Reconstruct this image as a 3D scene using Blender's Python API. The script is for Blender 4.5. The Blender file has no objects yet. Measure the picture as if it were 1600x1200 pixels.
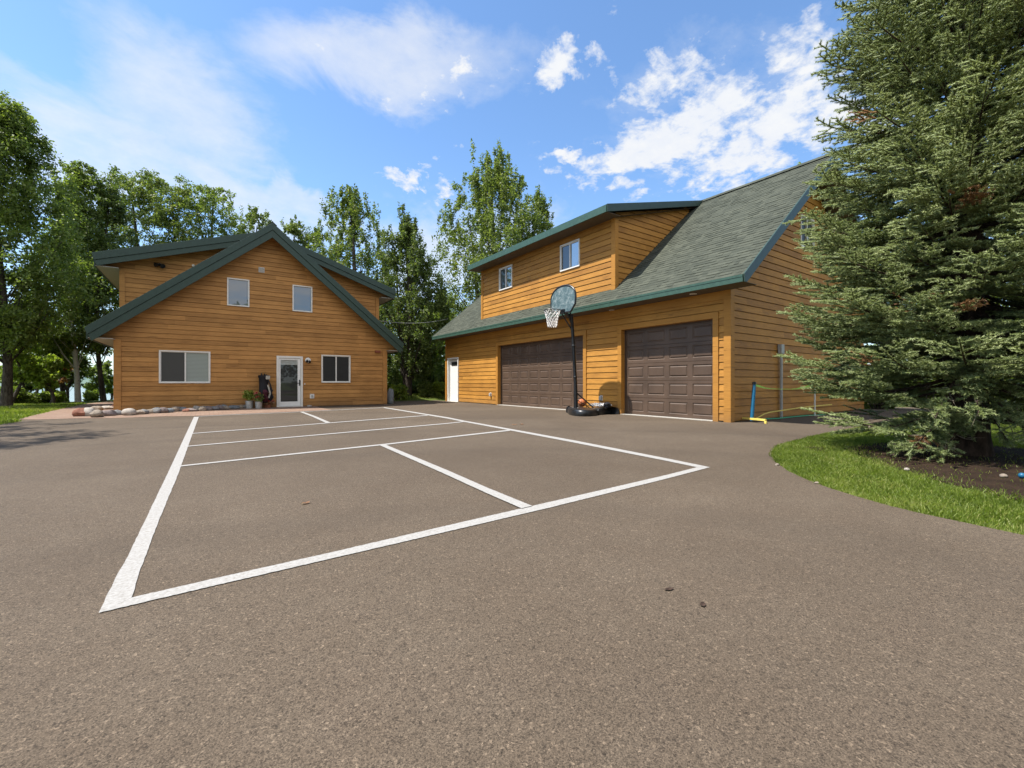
import bpy, math, random
import numpy as np
from mathutils import Vector
random.seed(7)
K = 0.92                      # one drawing unit in metres (the eye height)
F = 690.0
SA, CA = math.sin(math.radians(34.82)), math.cos(math.radians(34.82))
scn = bpy.context.scene
COL = scn.collection
# ---- reading positions off the survey: a sight line meets the ground or a wall plane
def ray(x, y):
    t = (x-800)/F
    return SA+CA*t, CA-SA*t, (598-y)/F
def G(x, y):
    a, b, c = ray(x, y); d = -1/c
    return a*d, b*d
def onY(x, y, Y):
    a, b, c = ray(x, y); d = Y/b
    return a*d, 1+c*d
def onX(x, y, X):
    a, b, c = ray(x, y); d = X/a
    return b*d, 1+c*d
def at(x, d):
    t = (x-800)/F
    return (SA+CA*t)*d, (CA-SA*t)*d

ORG = {}
def mark(o, label=None, cat=None, group=None, kind=None):
    if label: o['label'] = label
    if cat: o['category'] = cat
    if group: o['group'] = group
    if kind: o['kind'] = kind
    return o
def thing(name, label, cat, loc=(0, 0, 0), group=None):
    o = bpy.data.objects.new(name, None)
    COL.objects.link(o)
    o.empty_display_size = .2
    o.location = [c*K for c in loc]
    ORG[o] = np.array(loc, float)
    return mark(o, label, cat, group)
def link_mesh(name, me, mat, parent, org):
    o = bpy.data.objects.new(name, me)
    COL.objects.link(o)
    if mat: me.materials.append(mat)
    if parent: o.parent = parent
    ORG[o] = org
    return o
class MB:
    def __init__(s): s.v = []; s.f = []; s.r = []
    def add(s, vs, fs, var=.5):
        n = len(s.v); s.v += [tuple(v) for v in vs]
        s.f += [tuple(i+n for i in f) for f in fs]; s.r += [var]*len(fs)
        return s
    def poly(s, vs, var=.5): return s.add(vs, [tuple(range(len(vs)))], var)
    def box(s, x0, x1, y0, y1, z0, z1, var=.5):
        if x0 > x1: x0, x1 = x1, x0
        if y0 > y1: y0, y1 = y1, y0
        v = [(x, y, z) for z in (z0, z1) for y in (y0, y1) for x in (x0, x1)]
        return s.add(v, [(0,2,3,1),(4,5,7,6),(0,1,5,4),(2,6,7,3),(0,4,6,2),(1,3,7,5)], var)
    def bar(s, p, q, w, h, up=(0, 0, 1), var=.5):
        p = Vector(p); q = Vector(q); d = (q-p).normalized()
        sd = d.cross(Vector(up))
        if sd.length < 1e-4: sd = d.cross(Vector((1, 0, 0)))
        sd.normalize(); u = sd.cross(d)
        v = [e+sd*a*w/2+u*b*h/2 for e in (p, q) for a, b in ((-1,-1),(1,-1),(1,1),(-1,1))]
        return s.add(v, [(3,2,1,0),(4,5,6,7),(0,1,5,4),(1,2,6,5),(2,3,7,6),(3,0,4,7)], var)
    def prismY(s, pts, y0, y1, var=.5):      # pts in (x,z)
        n = len(pts)
        v = [(x, y0, z) for x, z in pts]+[(x, y1, z) for x, z in pts]
        f = [tuple(range(n)), tuple(range(2*n-1, n-1, -1))]+[(i, n+i, n+(i+1) % n, (i+1) % n) for i in range(n)]
        return s.add(v, f, var)
    def prismX(s, pts, x0, x1, var=.5):      # pts in (y,z)
        n = len(pts)
        v = [(x0, y, z) for y, z in pts]+[(x1, y, z) for y, z in pts]
        f = [tuple(range(n)), tuple(range(2*n-1, n-1, -1))]+[(i, n+i, n+(i+1) % n, (i+1) % n) for i in range(n)]
        return s.add(v, f, var)
    def tube(s, pts, rads, n=8, var=.5, cap=True):
        pts = [Vector(p) for p in pts]
        if not hasattr(rads, '__len__'): rads = [rads]*len(pts)
        vs = []; fs = []
        ref = Vector((0.13, 0.07, 1))
        for i, p in enumerate(pts):
            d = (pts[min(i+1, len(pts)-1)]-pts[max(i-1, 0)]).normalized()
            a = d.cross(ref)
            if a.length < .05: a = d.cross(Vector((1, 0.2, 0)))
            a.normalize(); b = d.cross(a)
            for k in range(n):
                t = 2*math.pi*k/n
                vs.append(p+(a*math.cos(t)+b*math.sin(t))*rads[i])
        for i in range(len(pts)-1):
            for k in range(n):
                k2 = (k+1) % n
                fs.append((i*n+k, i*n+k2, (i+1)*n+k2, (i+1)*n+k))
        if cap:
            fs.append(tuple(range(n-1, -1, -1))); m = (len(pts)-1)*n
            fs.append(tuple(range(m, m+n)))
        return s.add(vs, fs, var)
    def lathe(s, c, prof, n=20, var=.5, sx=1, sy=1):
        vs = []; fs = []
        for r, z in prof:
            for k in range(n):
                t = 2*math.pi*k/n
                vs.append((c[0]+r*sx*math.cos(t), c[1]+r*sy*math.sin(t), c[2]+z))
        for i in range(len(prof)-1):
            for k in range(n):
                k2 = (k+1) % n
                fs.append((i*n+k, i*n+k2, (i+1)*n+k2, (i+1)*n+k))
        fs.append(tuple(range(n-1, -1, -1))); m = (len(prof)-1)*n
        fs.append(tuple(range(m, m+n)))
        return s.add(vs, fs, var)
    def islands(s, name, mat, parent, **kw):
        # every box added so far becomes an object of its own (8 verts each)
        for i in range(0, len(s.v), 8):
            m = MB(); m.v = s.v[i:i+8]; m.f = [tuple(a-i for a in f) for f in s.f if i <= f[0] < i+8]; m.r = [.5]*len(m.f)
            m.build(name, mat, parent, **kw)
    def build(s, name, mat, parent=None, smooth=False, bevel=0, org=None):
        if org is None: org = ORG[parent] if parent else np.zeros(3)
        me = bpy.data.meshes.new(name)
        v = (np.array(s.v, float)-org)*K
        me.from_pydata([tuple(p) for p in v], [], s.f)
        at_ = me.attributes.new('var', 'FLOAT', 'FACE')
        at_.data.foreach_set('value', s.r)
        if smooth:
            me.polygons.foreach_set('use_smooth', [True]*len(me.polygons))
            try: me.set_sharp_from_angle(angle=math.radians(42))
            except Exception: pass
        o = link_mesh(name, me, mat, parent, org)
        if parent is None: o.location = [c*K for c in org]
        if bevel:
            m = o.modifiers.new('bevel', 'BEVEL'); m.width = bevel; m.segments = 2; m.limit_method = 'ANGLE'
        return o
def mesh_np(name, V, FA, var, mat, parent, smooth=False):
    """V in drawing units (world), FA (n,k) faces"""
    org = ORG[parent] if parent else np.zeros(3)
    me = bpy.data.meshes.new(name)
    V = ((V-org)*K).astype(np.float32)
    k = FA.shape[1]; n = len(FA)
    me.vertices.add(len(V)); me.vertices.foreach_set('co', V.ravel())
    me.loops.add(n*k); me.loops.foreach_set('vertex_index', FA.astype(np.int32).ravel())
    me.polygons.add(n)
    me.polygons.foreach_set('loop_start', np.arange(0, n*k, k, dtype=np.int32))
    me.polygons.foreach_set('loop_total', np.full(n, k, dtype=np.int32))
    if smooth: me.polygons.foreach_set('use_smooth', np.ones(n, dtype=bool))
    me.update(calc_edges=True)
    a = me.attributes.new('var', 'FLOAT', 'FACE'); a.data.foreach_set('value', np.asarray(var, dtype=np.float32))
    return link_mesh(name, me, mat, parent, org)

# ---------------------------------------------------------------- materials
class NT:
    def __init__(s, name):
        s.m = bpy.data.materials.new(name); s.m.use_nodes = True
        s.t = s.m.node_tree; s.t.nodes.clear()
        s.out = s.n('ShaderNodeOutputMaterial')
        s.b = s.n('ShaderNodeBsdfPrincipled'); s.l(s.b.outputs[0], s.out.inputs[0])
    def n(s, t, **kw):
        nd = s.t.nodes.new(t)
        for k, v in kw.items(): setattr(nd, k, v)
        return nd
    def l(s, a, b): s.t.links.new(a, b)
    def val(s, sock, v):
        if hasattr(v, 'is_linked') or hasattr(v, 'links'): s.l(v, sock)
        else: sock.default_value = v
    def coord(s, scale=(1, 1, 1), which='Object'):
        c = s.n('ShaderNodeTexCoord'); m = s.n('ShaderNodeMapping')
        m.inputs['Scale'].default_value = scale
        s.l(c.outputs[which], m.inputs[0]); return m.outputs[0]
    def noise(s, vec, scale, detail=4, rough=.55, dist=0):
        n = s.n('ShaderNodeTexNoise'); s.l(vec, n.inputs['Vector'])
        n.inputs['Scale'].default_value = scale; n.inputs['Detail'].default_value = detail
        n.inputs['Roughness'].default_value = rough; n.inputs['Distortion'].default_value = dist
        return n.outputs[0]
    def vor(s, vec, scale, out='Distance'):
        n = s.n('ShaderNodeTexVoronoi'); s.l(vec, n.inputs['Vector']); n.inputs['Scale'].default_value = scale
        return n.outputs[out]
    def ramp(s, fac, stops):
        r = s.n('ShaderNodeValToRGB'); s.l(fac, r.inputs[0])
        e = r.color_ramp.elements
        while len(e) < len(stops): e.new(.5)
        for el, (p, c) in zip(e, stops):
            el.position = p
            el.color = (c, c, c, 1) if isinstance(c, (int, float)) else (*c, 1)
        return r.outputs[0]
    def mix(s, fac, a, b, mode='MIX'):
        m = s.n('ShaderNodeMix', data_type='RGBA', blend_type=mode)
        s.val(m.inputs[0], fac)
        for i, v in ((6, a), (7, b)):
            if isinstance(v, (tuple, list)): m.inputs[i].default_value = (*v[:3], 1)
            elif isinstance(v, (int, float)): m.inputs[i].default_value = (v, v, v, 1)
            else: s.l(v, m.inputs[i])
        return m.outputs[2]
    def math(s, op, a, b=0, c=None):
        m = s.n('ShaderNodeMath', operation=op)
        s.val(m.inputs[0], a); s.val(m.inputs[1], b)
        if c is not None: s.val(m.inputs[2], c)
        return m.outputs[0]
    def attr(s, name='var'):
        return s.n('ShaderNodeAttribute', attribute_name=name).outputs['Fac']
    def bump(s, h, strength=.3, dist=.01):
        b = s.n('ShaderNodeBump'); s.l(h, b.inputs['Height'])
        b.inputs['Strength'].default_value = strength; b.inputs['Distance'].default_value = dist
        s.l(b.outputs[0], s.b.inputs['Normal'])
    def set(s, **kw):
        for k, v in kw.items():
            k = {'col': 'Base Color', 'rough': 'Roughness', 'metal': 'Metallic', 'spec': 'Specular IOR Level'}[k]
            if isinstance(v, (tuple, list)): s.b.inputs[k].default_value = (*v, 1)
            else: s.val(s.b.inputs[k], v)
        return s.m
def paint(name, c, rough=.5, var=.12, spec=.4, metal=0, scale=9):
    t = NT(name); co = t.coord()
    n = t.noise(co, scale, 5)
    t.set(rough=rough, spec=spec, metal=metal)
    col = t.mix(t.ramp(n, [(.3, 0), (.7, 1)]), tuple(x*(1-var) for x in c), tuple(min(1, x*(1+var)) for x in c))
    t.l(col, t.b.inputs['Base Color'])
    return t.m
def siding_mat(name, lo, hi):
    t = NT(name); co = t.coord()
    sx = t.n('ShaderNodeSeparateXYZ'); t.l(co, sx.inputs[0])
    u = t.math('ADD', sx.outputs[0], sx.outputs[1])
    v = t.attr()
    cb = t.n('ShaderNodeCombineXYZ'); t.l(u, cb.inputs[0]); t.l(t.math('MULTIPLY', v, 37.0), cb.inputs[1]); t.l(t.math('MULTIPLY', sx.outputs[2], 14), cb.inputs[2])
    grain = t.noise(cb.outputs[0], 3.2, 7, .65, .6)
    blot = t.noise(co, 1.1, 4, .6)
    knots = t.noise(cb.outputs[0], 1.7, 3, .5)
    f = t.math('ADD', t.math('MULTIPLY', grain, .55), t.math('ADD', t.math('MULTIPLY', v, .17), t.math('MULTIPLY', blot, .33)))
    c = t.mix(t.ramp(f, [(.36, 0), (.72, 1)]), lo, hi)
    c = t.mix(t.ramp(knots, [(.63, 0), (.72, .5)]), c, tuple(x*.45 for x in lo))
    # weathering near the bottom, splash dirt
    dirt = t.math('MULTIPLY', t.ramp(sx.outputs[2], [(0, 1), (.35, 0)]), t.noise(co, 5, 4))
    c = t.mix(t.math('MULTIPLY', dirt, .7), c, (.13, .085, .05))
    t.l(c, t.b.inputs['Base Color']); t.set(rough=.62, spec=.25)
    t.bump(grain, .35, .004)
    return t.m
M = {}
M['siding'] = siding_mat('siding_stained_cedar', (.26, .115, .023), (.53, .252, .047))
M['siding_house'] = siding_mat('siding_house_cedar', (.27, .128, .036), (.57, .285, .088))
M['trim'] = siding_mat('trim_cedar', (.33, .148, .028), (.51, .24, .045))
M['green'] = paint('green_trim_paint', (.030, .058, .044), .45, .14)
M['green_sunlit'] = paint('green_paint_sunlit', (.042, .088, .064), .42, .14)  # same green trim paint, with sunlight put into the fascia colour
M['soffit'] = paint('soffit_brown', (.10, .075, .05), .7)
M['soffit_pale'] = paint('soffit_pale', (.34, .33, .30), .7)
M['white'] = paint('white_vinyl', (.72, .70, .65), .4, .05)
M['white_door'] = paint('white_door_paint', (.78, .77, .74), .4, .04)
M['brown'] = paint('brown_steel_door', (.088, .056, .037), .5, .2, .4, 0, 2.2)
M['concrete'] = paint('concrete_pale', (.40, .375, .33), .85, .15, .2, 0, 30)
M['metal_grey'] = paint('grey_plastic', (.36, .36, .34), .5, .08)
M['black'] = paint('black_plastic', (.012, .013, .014), .35, .2, .5)
M['black_metal'] = paint('black_powder_coat', (.008, .009, .011), .38, .2, .5)
M['black_cloth'] = paint('black_nylon', (.012, .012, .016), .75, .3)
M['grey_cloth'] = paint('grey_towel', (.35, .33, .28), .9, .2)
M['maroon_cloth'] = paint('maroon_nylon', (.07, .012, .02), .8, .3)
M['blue'] = paint('blue_tarp', (.012, .11, .21), .4, .15)
M['yellow'] = paint('yellow_webbing', (.72, .56, .12), .6, .12)
M['lime'] = paint('lime_tape', (.36, .62, .08), .6, .12)
M['teal'] = paint('green_webbing', (.05, .32, .16), .6, .12)
M['silver'] = paint('galvanized', (.50, .50, .48), .45, .2, .5, .6, 20)
M['lampglass'] = paint('frosted_lens', (.6, .6, .55), .25, .05)
M['darklens'] = paint('dark_lens', (.02, .02, .02), .2, .05)
M['net'] = paint('white_nylon_net', (.75, .72, .68), .7, .08)
M['terracotta'] = paint('terracotta', (.24, .09, .05), .8, .2)
M['red_box'] = paint('red_brown_plastic', (.22, .06, .03), .5, .1)
def glass_mat(name, base, refl=.35, slats=False, fk=.25):
    t = NT(name)
    t.set(rough=.5, spec=.5)
    if slats:
        co = t.coord(); sx = t.n('ShaderNodeSeparateXYZ'); t.l(co, sx.inputs[0])
        w = t.math('FRACT', t.math('MULTIPLY', sx.outputs[2], 22))
        c = t.mix(t.ramp(w, [(0, 0), (.18, 1), (.8, 1), (1, .3)]), tuple(x*.45 for x in base), base)
        t.l(c, t.b.inputs['Base Color'])
    else: t.set(col=base)
    g = t.n('ShaderNodeBsdfGlossy'); g.inputs['Roughness'].default_value = .015
    g.inputs['Color'].default_value = (.86, .9, .93, 1)
    nz = t.noise(t.coord(), .8, 1)
    bp = t.n('ShaderNodeBump'); bp.inputs['Strength'].default_value = .015; bp.inputs['Distance'].default_value = .05
    t.l(nz, bp.inputs['Height']); t.l(bp.outputs[0], g.inputs['Normal'])
    fr = t.n('ShaderNodeLayerWeight'); fr.inputs['Blend'].default_value = .25
    fac = t.math('ADD', t.math('MULTIPLY', fr.outputs['Fresnel'], fk), refl)
    mx = t.n('ShaderNodeMixShader'); t.l(fac, mx.inputs[0]); t.l(t.b.outputs[0], mx.inputs[1]); t.l(g.outputs[0], mx.inputs[2])
    t.l(mx.outputs[0], t.out.inputs[0])
    return t.m
M['glass'] = glass_mat('window_glass', (.006, .007, .008), .04)
M['glass_sky'] = glass_mat('window_glass_coated', (.035, .045, .055), .15)
M['glass_dark'] = glass_mat('window_glass_screened', (.006, .006, .007), .015, False, .10)
M['glass_screen'] = glass_mat('window_glass_mesh', (.045, .045, .042), .01, False, .06)
M['glass_blind'] = glass_mat('window_glass_blind', (.30, .34, .31), .04, True, .08)
M['glass_curtain'] = glass_mat('window_glass_shade', (.30, .31, .29), .05)
def shingle_mat():
    t = NT('green_shingles'); v = t.attr(); co = t.coord()
    n = t.noise(co, 55, 5, .7); big = t.noise(co, .7, 3)
    f = t.math('ADD', t.math('ADD', .10, t.math('MULTIPLY', v, .27)), t.math('ADD', t.math('MULTIPLY', n, .55), t.math('MULTIPLY', big, .2)))
    c = t.ramp(f, [(.25, (.036, .041, .031)), (.55, (.060, .066, .050)), (.85, (.092, .098, .073))])
    t.l(c, t.b.inputs['Base Color']); t.set(rough=.9, spec=.15)
    t.bump(n, .5, .004)
    return t.m
M['shingle'] = shingle_mat()
def asphalt_mat():
    t = NT('old_asphalt'); co = t.coord()
    g = t.vor(co, 320, 'Color'); sp = t.n('ShaderNodeSeparateColor'); t.l(g, sp.inputs[0])
    g2 = t.vor(co, 125, 'Color'); sp2 = t.n('ShaderNodeSeparateColor'); t.l(g2, sp2.inputs[0])
    n = t.noise(co, 170, 4, .7); n3 = t.noise(co, 14, 4, .6)
    big = t.noise(co, .35, 5, .6, .4); mid = t.noise(co, 2.2, 5, .6)
    base = t.mix(t.ramp(big, [(.32, 0), (.68, 1)]), (.094, .0705, .048), (.133, .102, .071))
    base = t.mix(t.math('MULTIPLY', t.ramp(mid, [(.35, 1), (.65, 0)]), .30), base, (.088, .062, .040))
    base = t.mix(t.math('MULTIPLY', t.ramp(n3, [(.35, 1), (.65, 0)]), .22), base, (.084, .059, .038))
    agg = t.ramp(t.math('ADD', t.math('MULTIPLY', sp.outputs[0], .6), t.math('MULTIPLY', n, .5)), [(.22, .42), (.5, .95), (.78, 1.28), (.88, 1.8)])
    c = t.mix(1.0, base, agg, 'MULTIPLY')
    agg2 = t.ramp(sp2.outputs[1], [(.05, .55), (.14, 1.0), (.93, 1.0), (.98, 1.7)])
    c = t.mix(.8, c, agg2, 'MULTIPLY')
    # drips and tar spots
    st = t.noise(co, 5.5, 2, .4, 1.2)
    c = t.mix(t.ramp(st, [(.80, 0), (.83, .4)]), c, (.035, .03, .027))
    wv = t.n('ShaderNodeTexWave', wave_type='RINGS', rings_direction='Z'); t.l(co, wv.inputs[0]); wv.inputs['Scale'].default_value = .11; wv.inputs['Distortion'].default_value = 5; wv.inputs['Detail'].default_value = 3; wv.inputs['Detail Scale'].default_value = .6
    c = t.mix(t.math('MULTIPLY', t.ramp(wv.outputs[1], [(.0, 1), (.10, 0)]), .16), c, (.05, .038, .027))
    t.l(c, t.b.inputs['Base Color']); t.set(rough=.88, spec=.25)
    t.bump(t.math('ADD', sp.outputs[0], n), .55, .004)
    return t.m
M['asphalt'] = asphalt_mat()
def line_mat():
    t = NT('white_court_paint'); co = t.coord()
    n = t.noise(co, 70, 5, .75); b = t.noise(co, 5, 4)
    f = t.ramp(t.math('ADD', t.math('MULTIPLY', n, .8), t.math('MULTIPLY', b, .25)), [(.33, 0), (.45, 1)])
    c = t.mix(f, (.24, .20, .165), t.mix(t.ramp(n, [(.35, 0), (.65, 1)]), (.26, .245, .22), (.385, .37, .345)))
    t.l(c, t.b.inputs['Base Color']); t.set(rough=.8, spec=.2); t.bump(n, .6, .003)
    return t.m
M['line'] = line_mat()
def ground_mat():
    t = NT('grass_ground'); co = t.coord()
    n = t.noise(co, 30, 5, .7); b = t.noise(co, .8, 4); m = t.noise(co, 5, 4)
    f = t.math('ADD', t.math('MULTIPLY', n, .5), t.math('ADD', t.math('MULTIPLY', b, .3), t.math('MULTIPLY', m, .2)))
    c = t.ramp(f, [(.3, (.035, .05, .014)), (.52, (.085, .115, .022)), (.72, (.15, .17, .045))])
    t.l(c, t.b.inputs['Base Color']); t.set(rough=.95, spec=.1); t.bump(n, .8, .03)
    return t.m
M['ground'] = ground_mat()
def soil_mat():
    t = NT('needle_litter_soil'); co = t.coord()
    n = t.noise(co, 45, 6, .75); b = t.noise(co, 3, 4)
    c = t.ramp(t.math('ADD', t.math('MULTIPLY', n, .65), t.math('MULTIPLY', b, .35)), [(.33, (.012, .007, .005)), (.5, (.030, .019, .012)), (.68, (.075, .047, .028))])
    t.l(c, t.b.inputs['Base Color']); t.set(rough=.95, spec=.1); t.bump(n, .9, .02)
    return t.m
M['soil'] = soil_mat()
def paver_mat():
    t = NT('pink_pavers'); co = t.coord((1, 1, 1))
    br = t.n('ShaderNodeTexBrick'); t.l(co, br.inputs[0]); br.inputs['Scale'].default_value = 1
    br.inputs['Brick Width'].default_value = .22; br.inputs['Row Height'].default_value = .11
    br.inputs['Mortar Size'].default_value = .004
    br.inputs['Color1'].default_value = (.215, .135, .092, 1); br.inputs['Color2'].default_value = (.27, .185, .135, 1)
    br.inputs['Mortar'].default_value = (.12, .09, .065, 1)
    n = t.noise(co, 40, 4)
    c = t.mix(.6, br.outputs[0], t.ramp(n, [(.3, .7), (.7, 1.2)]), 'MULTIPLY')
    t.l(c, t.b.inputs['Base Color']); t.set(rough=.9, spec=.2); t.bump(n, .4, .004)
    return t.m
M['paver'] = paver_mat()
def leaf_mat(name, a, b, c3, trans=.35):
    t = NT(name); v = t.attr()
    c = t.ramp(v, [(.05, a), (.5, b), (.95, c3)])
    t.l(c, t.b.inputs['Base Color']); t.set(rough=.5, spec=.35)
    tr = t.n('ShaderNodeBsdfTranslucent')
    t.l(t.mix(1, c, (1.25, 1.35, .55), 'MULTIPLY'), tr.inputs[0])
    mx = t.n('ShaderNodeMixShader'); mx.inputs[0].default_value = trans
    t.l(t.b.outputs[0], mx.inputs[1]); t.l(tr.outputs[0], mx.inputs[2]); t.l(mx.outputs[0], t.out.inputs[0])
    return t.m
M['leaf_birch'] = leaf_mat('leaf_birch', (.088, .122, .030), (.175, .23, .056), (.29, .33, .10), .50)
M['leaf_maple'] = leaf_mat('leaf_maple', (.080, .115, .031), (.165, .215, .058), (.31, .32, .11), .46)
M['leaf_dark'] = leaf_mat('leaf_dark', (.064, .095, .028), (.125, .170, .048), (.235, .26, .09), .42)
M['leaf_lime'] = leaf_mat('leaf_lime', (.14, .19, .03), (.26, .33, .06), (.38, .42, .11), .52)
M['leaf_rust'] = leaf_mat('leaf_rust', (.20, .09, .04), (.32, .17, .09), (.42, .26, .15), .35)
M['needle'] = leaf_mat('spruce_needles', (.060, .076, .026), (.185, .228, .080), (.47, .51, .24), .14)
M['needle_dead'] = leaf_mat('dead_needles', (.14, .07, .03), (.24, .12, .05), (.36, .20, .09), .1)
M['grass'] = leaf_mat('grass_blades', (.095, .135, .020), (.19, .255, .034), (.36, .36, .12), .45)
def bark_mat(name, lo, hi, birch=False):
    t = NT(name); co = t.coord((1, 1, .35 if not birch else 1.8))
    n = t.noise(co, 18, 6, .7); b = t.noise(co, 4, 3)
    st = [(.42, lo), (.6, hi)] if not birch else [(.36, lo), (.45, hi), (.8, tuple(min(1, x*1.2) for x in hi))]
    t.l(t.ramp(t.math('ADD', t.math('MULTIPLY', n, .6), t.math('MULTIPLY', b, .4)), st), t.b.inputs['Base Color'])
    t.set(rough=.9, spec=.15); t.bump(n, .8, .02); return t.m
M['bark'] = bark_mat('bark_grey', (.035, .028, .022), (.11, .092, .075))
M['bark_birch'] = bark_mat('bark_birch', (.05, .045, .04), (.42, .40, .36), True)
M['bark_spruce'] = bark_mat('bark_spruce', (.028, .018, .013), (.085, .055, .040))
M['twig'] = bark_mat('dead_twig', (.13, .10, .075), (.30, .25, .19))
def rock_mat(name, lo, hi):
    t = NT(name); co = t.coord()
    n = t.noise(co, 9, 7, .7); f = t.noise(co, 60, 3)
    t.l(t.ramp(t.math('ADD', t.math('MULTIPLY', n, .7), t.math('MULTIPLY', f, .3)), [(.35, lo), (.65, hi)]), t.b.inputs['Base Color'])
    t.set(rough=.85, spec=.25); t.bump(n, .8, .02); return t.m
M['rock_grey'] = rock_mat('rock_grey', (.11, .11, .11), (.28, .27, .26))
M['rock_tan'] = rock_mat('rock_tan', (.15, .12, .09), (.36, .30, .24))
M['rock_red'] = rock_mat('rock_red', (.14, .055, .035), (.32, .15, .10))
M['rock_blue'] = rock_mat('rock_blue', (.09, .10, .11), (.23, .25, .26))
M['rock_pale'] = rock_mat('rock_pale', (.24, .21, .18), (.48, .43, .37))
M['rock_mauve'] = rock_mat('rock_mauve', (.11, .085, .08), (.27, .22, .20))
def board_mat():
    t = NT('scuffed_backboard'); co = t.coord()
    n = t.noise(co, 7, 9, .78, .9)
    c = t.ramp(n, [(.36, (.045, .085, .095)), (.5, (.11, .165, .175)), (.66, (.36, .40, .39))])
    t.l(c, t.b.inputs['Base Color']); t.set(rough=.35, spec=.5); return t.m
M['board'] = board_mat()
def ball_mat(name, c):
    t = NT(name); co = t.coord(); n = t.vor(co, 260)
    t.set(col=c, rough=.6); t.bump(n, .3, .002); return t.m
M['ball'] = ball_mat('orange_rubber', (.42, .12, .035))
M['ball_seam'] = paint('ball_seam', (.02, .012, .01), .6)
def water_mat():
    t = NT('lake_water'); co = t.coord()
    t.set(col=(.03, .05, .06), rough=.12, spec=.6)
    t.bump(t.noise(co, 1.2, 4), .25, .1); return t.m
M['water'] = water_mat()
M['shore'] = leaf_mat('far_woods', (.04, .07, .05), (.06, .10, .07), (.09, .14, .09), 0)
M['flower_red'] = leaf_mat('petals_red', (.30, .02, .03), (.45, .05, .05), (.6, .2, .2), .2)
SUN_E, SKY_S, CL, EXPO = 4.9, .13, .56, .76
# ---------------------------------------------------------------- wall cladding
def siding(mb, axis, c, sgn, z0, z1, course, interval, openings=(), lap=.02, seed=0, breaks=()):
    """Lap boards on the plane axis=c facing sgn. interval(z)->(u0,u1) or None. openings: (u0,u1,z0,z1)."""
    rg = random.Random(seed)
    zs = set([z0, z1]); k = 0
    zb = z0
    lines = []
    while zb < z1-1e-6: lines.append(zb); zb += course
    SL_ = .013
    for z in lines:
        zs.add(z)
        if z > z0+.05: zs.add(z-SL_)
    for o in openings:
        for z in (o[2], o[3]):
            if z0 < z < z1: zs.add(z)
    for z in breaks: zs.add(z)
    zs = sorted(zs)
    def P(u, z, p):
        return (c+sgn*p, u, z) if axis == 'X' else (u, c+sgn*p, z)
    joints = {}
    for i in range(len(zs)-1):
        a, b = zs[i], zs[i+1]
        if b-a < 1e-4: continue
        mid = (a+b)/2
        kk = int((mid-z0)/course); cb = z0+kk*course
        pa = lap*(1-(a-cb)/course); pb = lap*(1-(b-cb)/course)
        slot = (cb+course-mid) < SL_
        if slot: pa = pb = -.028
        ia = interval(a+1e-5); ib = interval(b-1e-5)
        if ia is None and ib is None: continue
        if ia is None: ia = ((ib[0]+ib[1])/2,)*2
        if ib is None: ib = ((ia[0]+ia[1])/2,)*2
        if kk not in joints:
            lo = min(ia[0], ib[0]); hi = max(ia[1], ib[1]); js = [lo-9]; x = lo+rg.uniform(.5, 4)
            while x < hi: js.append(x); x += rg.uniform(2.2, 4.6)
            js.append(hi+9); joints[kk] = (js, [rg.random() for _ in js])
        js, vs = joints[kk]
        lo = min(ia[0], ib[0]); hi = max(ia[1], ib[1])
        cuts = [(lo, hi)]
        for o in openings:
            if o[2] < mid < o[3]:
                nc = []
                for s, e in cuts:
                    if o[1] <= s or o[0] >= e: nc.append((s, e)); continue
                    if o[0] > s: nc.append((s, o[0]))
                    if o[1] < e: nc.append((o[1], e))
                cuts = nc
        for s, e in cuts:
            for j in range(len(js)-1):
                s2, e2 = max(s, js[j]), min(e, js[j+1])
                if e2-s2 < 1e-4: continue
                A0, A1 = max(s2, ia[0]), min(e2, ia[1]); B0, B1 = max(s2, ib[0]), min(e2, ib[1])
                if A0 > A1: A0 = A1 = min(max(A0, ia[0]), ia[1])
                if B0 > B1: B0 = B1 = min(max(B0, ib[0]), ib[1])
                if A1-A0 < 1e-5 and B1-B0 < 1e-5: continue
                q = [P(A0, a, pa), P(A1, a, pa), P(B1, b, pb), P(B0, b, pb)]
                q = [q[n] for n in range(4) if q[n] != q[n-1]]
                if len(q) > 2: mb.poly(q, vs[j])
                if abs(a-cb) < 1e-6 and a > z0 and A1-A0 > 1e-5:
                    mb.poly([P(A0, a, -.028), P(A1, a, -.028), P(A1, a, lap), P(A0, a, lap)], vs[j])
                if slot and A1-A0 > 1e-5:
                    mb.poly([P(A0, a, lap*.1), P(A1, a, lap*.1), P(A1, a, -.028), P(A0, a, -.028)], vs[j])
def shingles(mb, x_e, z_e, x_r, z_r, y0, y1, expo=.15, seed=1):
    """slope from eave (x_e,z_e) up to ridge (x_r,z_r), running y0..y1, as overlapping courses of tabs"""
    rg = random.Random(seed)
    L = math.hypot(x_r-x_e, z_r-z_e); dx, dz = (x_r-x_e)/L, (z_r-z_e)/L
    s = 1 if x_r > x_e else -1
    nx, nz = -dz*s, dx*s
    n = int(math.ceil(L/expo)); t = .012
    for i in range(n):
        a = i*expo; b = min(L, a+expo*1.08)
        y = y0-rg.uniform(0, .25)
        while y < y1:
            w = rg.choice((.11, .16, .22, .3))
            ya, yb = max(y, y0), min(y+w, y1); y += w
            if yb-ya < .005: continue
            tt = t*rg.choice((.7, 1, 1.5)); v = rg.random()
            p = lambda l, h, yy: (x_e+dx*l+nx*h, yy, z_e+dz*l+nz*h)
            mb.poly([p(a, tt, ya), p(a, tt, yb), p(b, .004, yb), p(b, .004, ya)], v)
            mb.poly([p(a, 0, ya), p(a, 0, yb), p(a, tt, yb), p(a, tt, ya)], v*.4)
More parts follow.
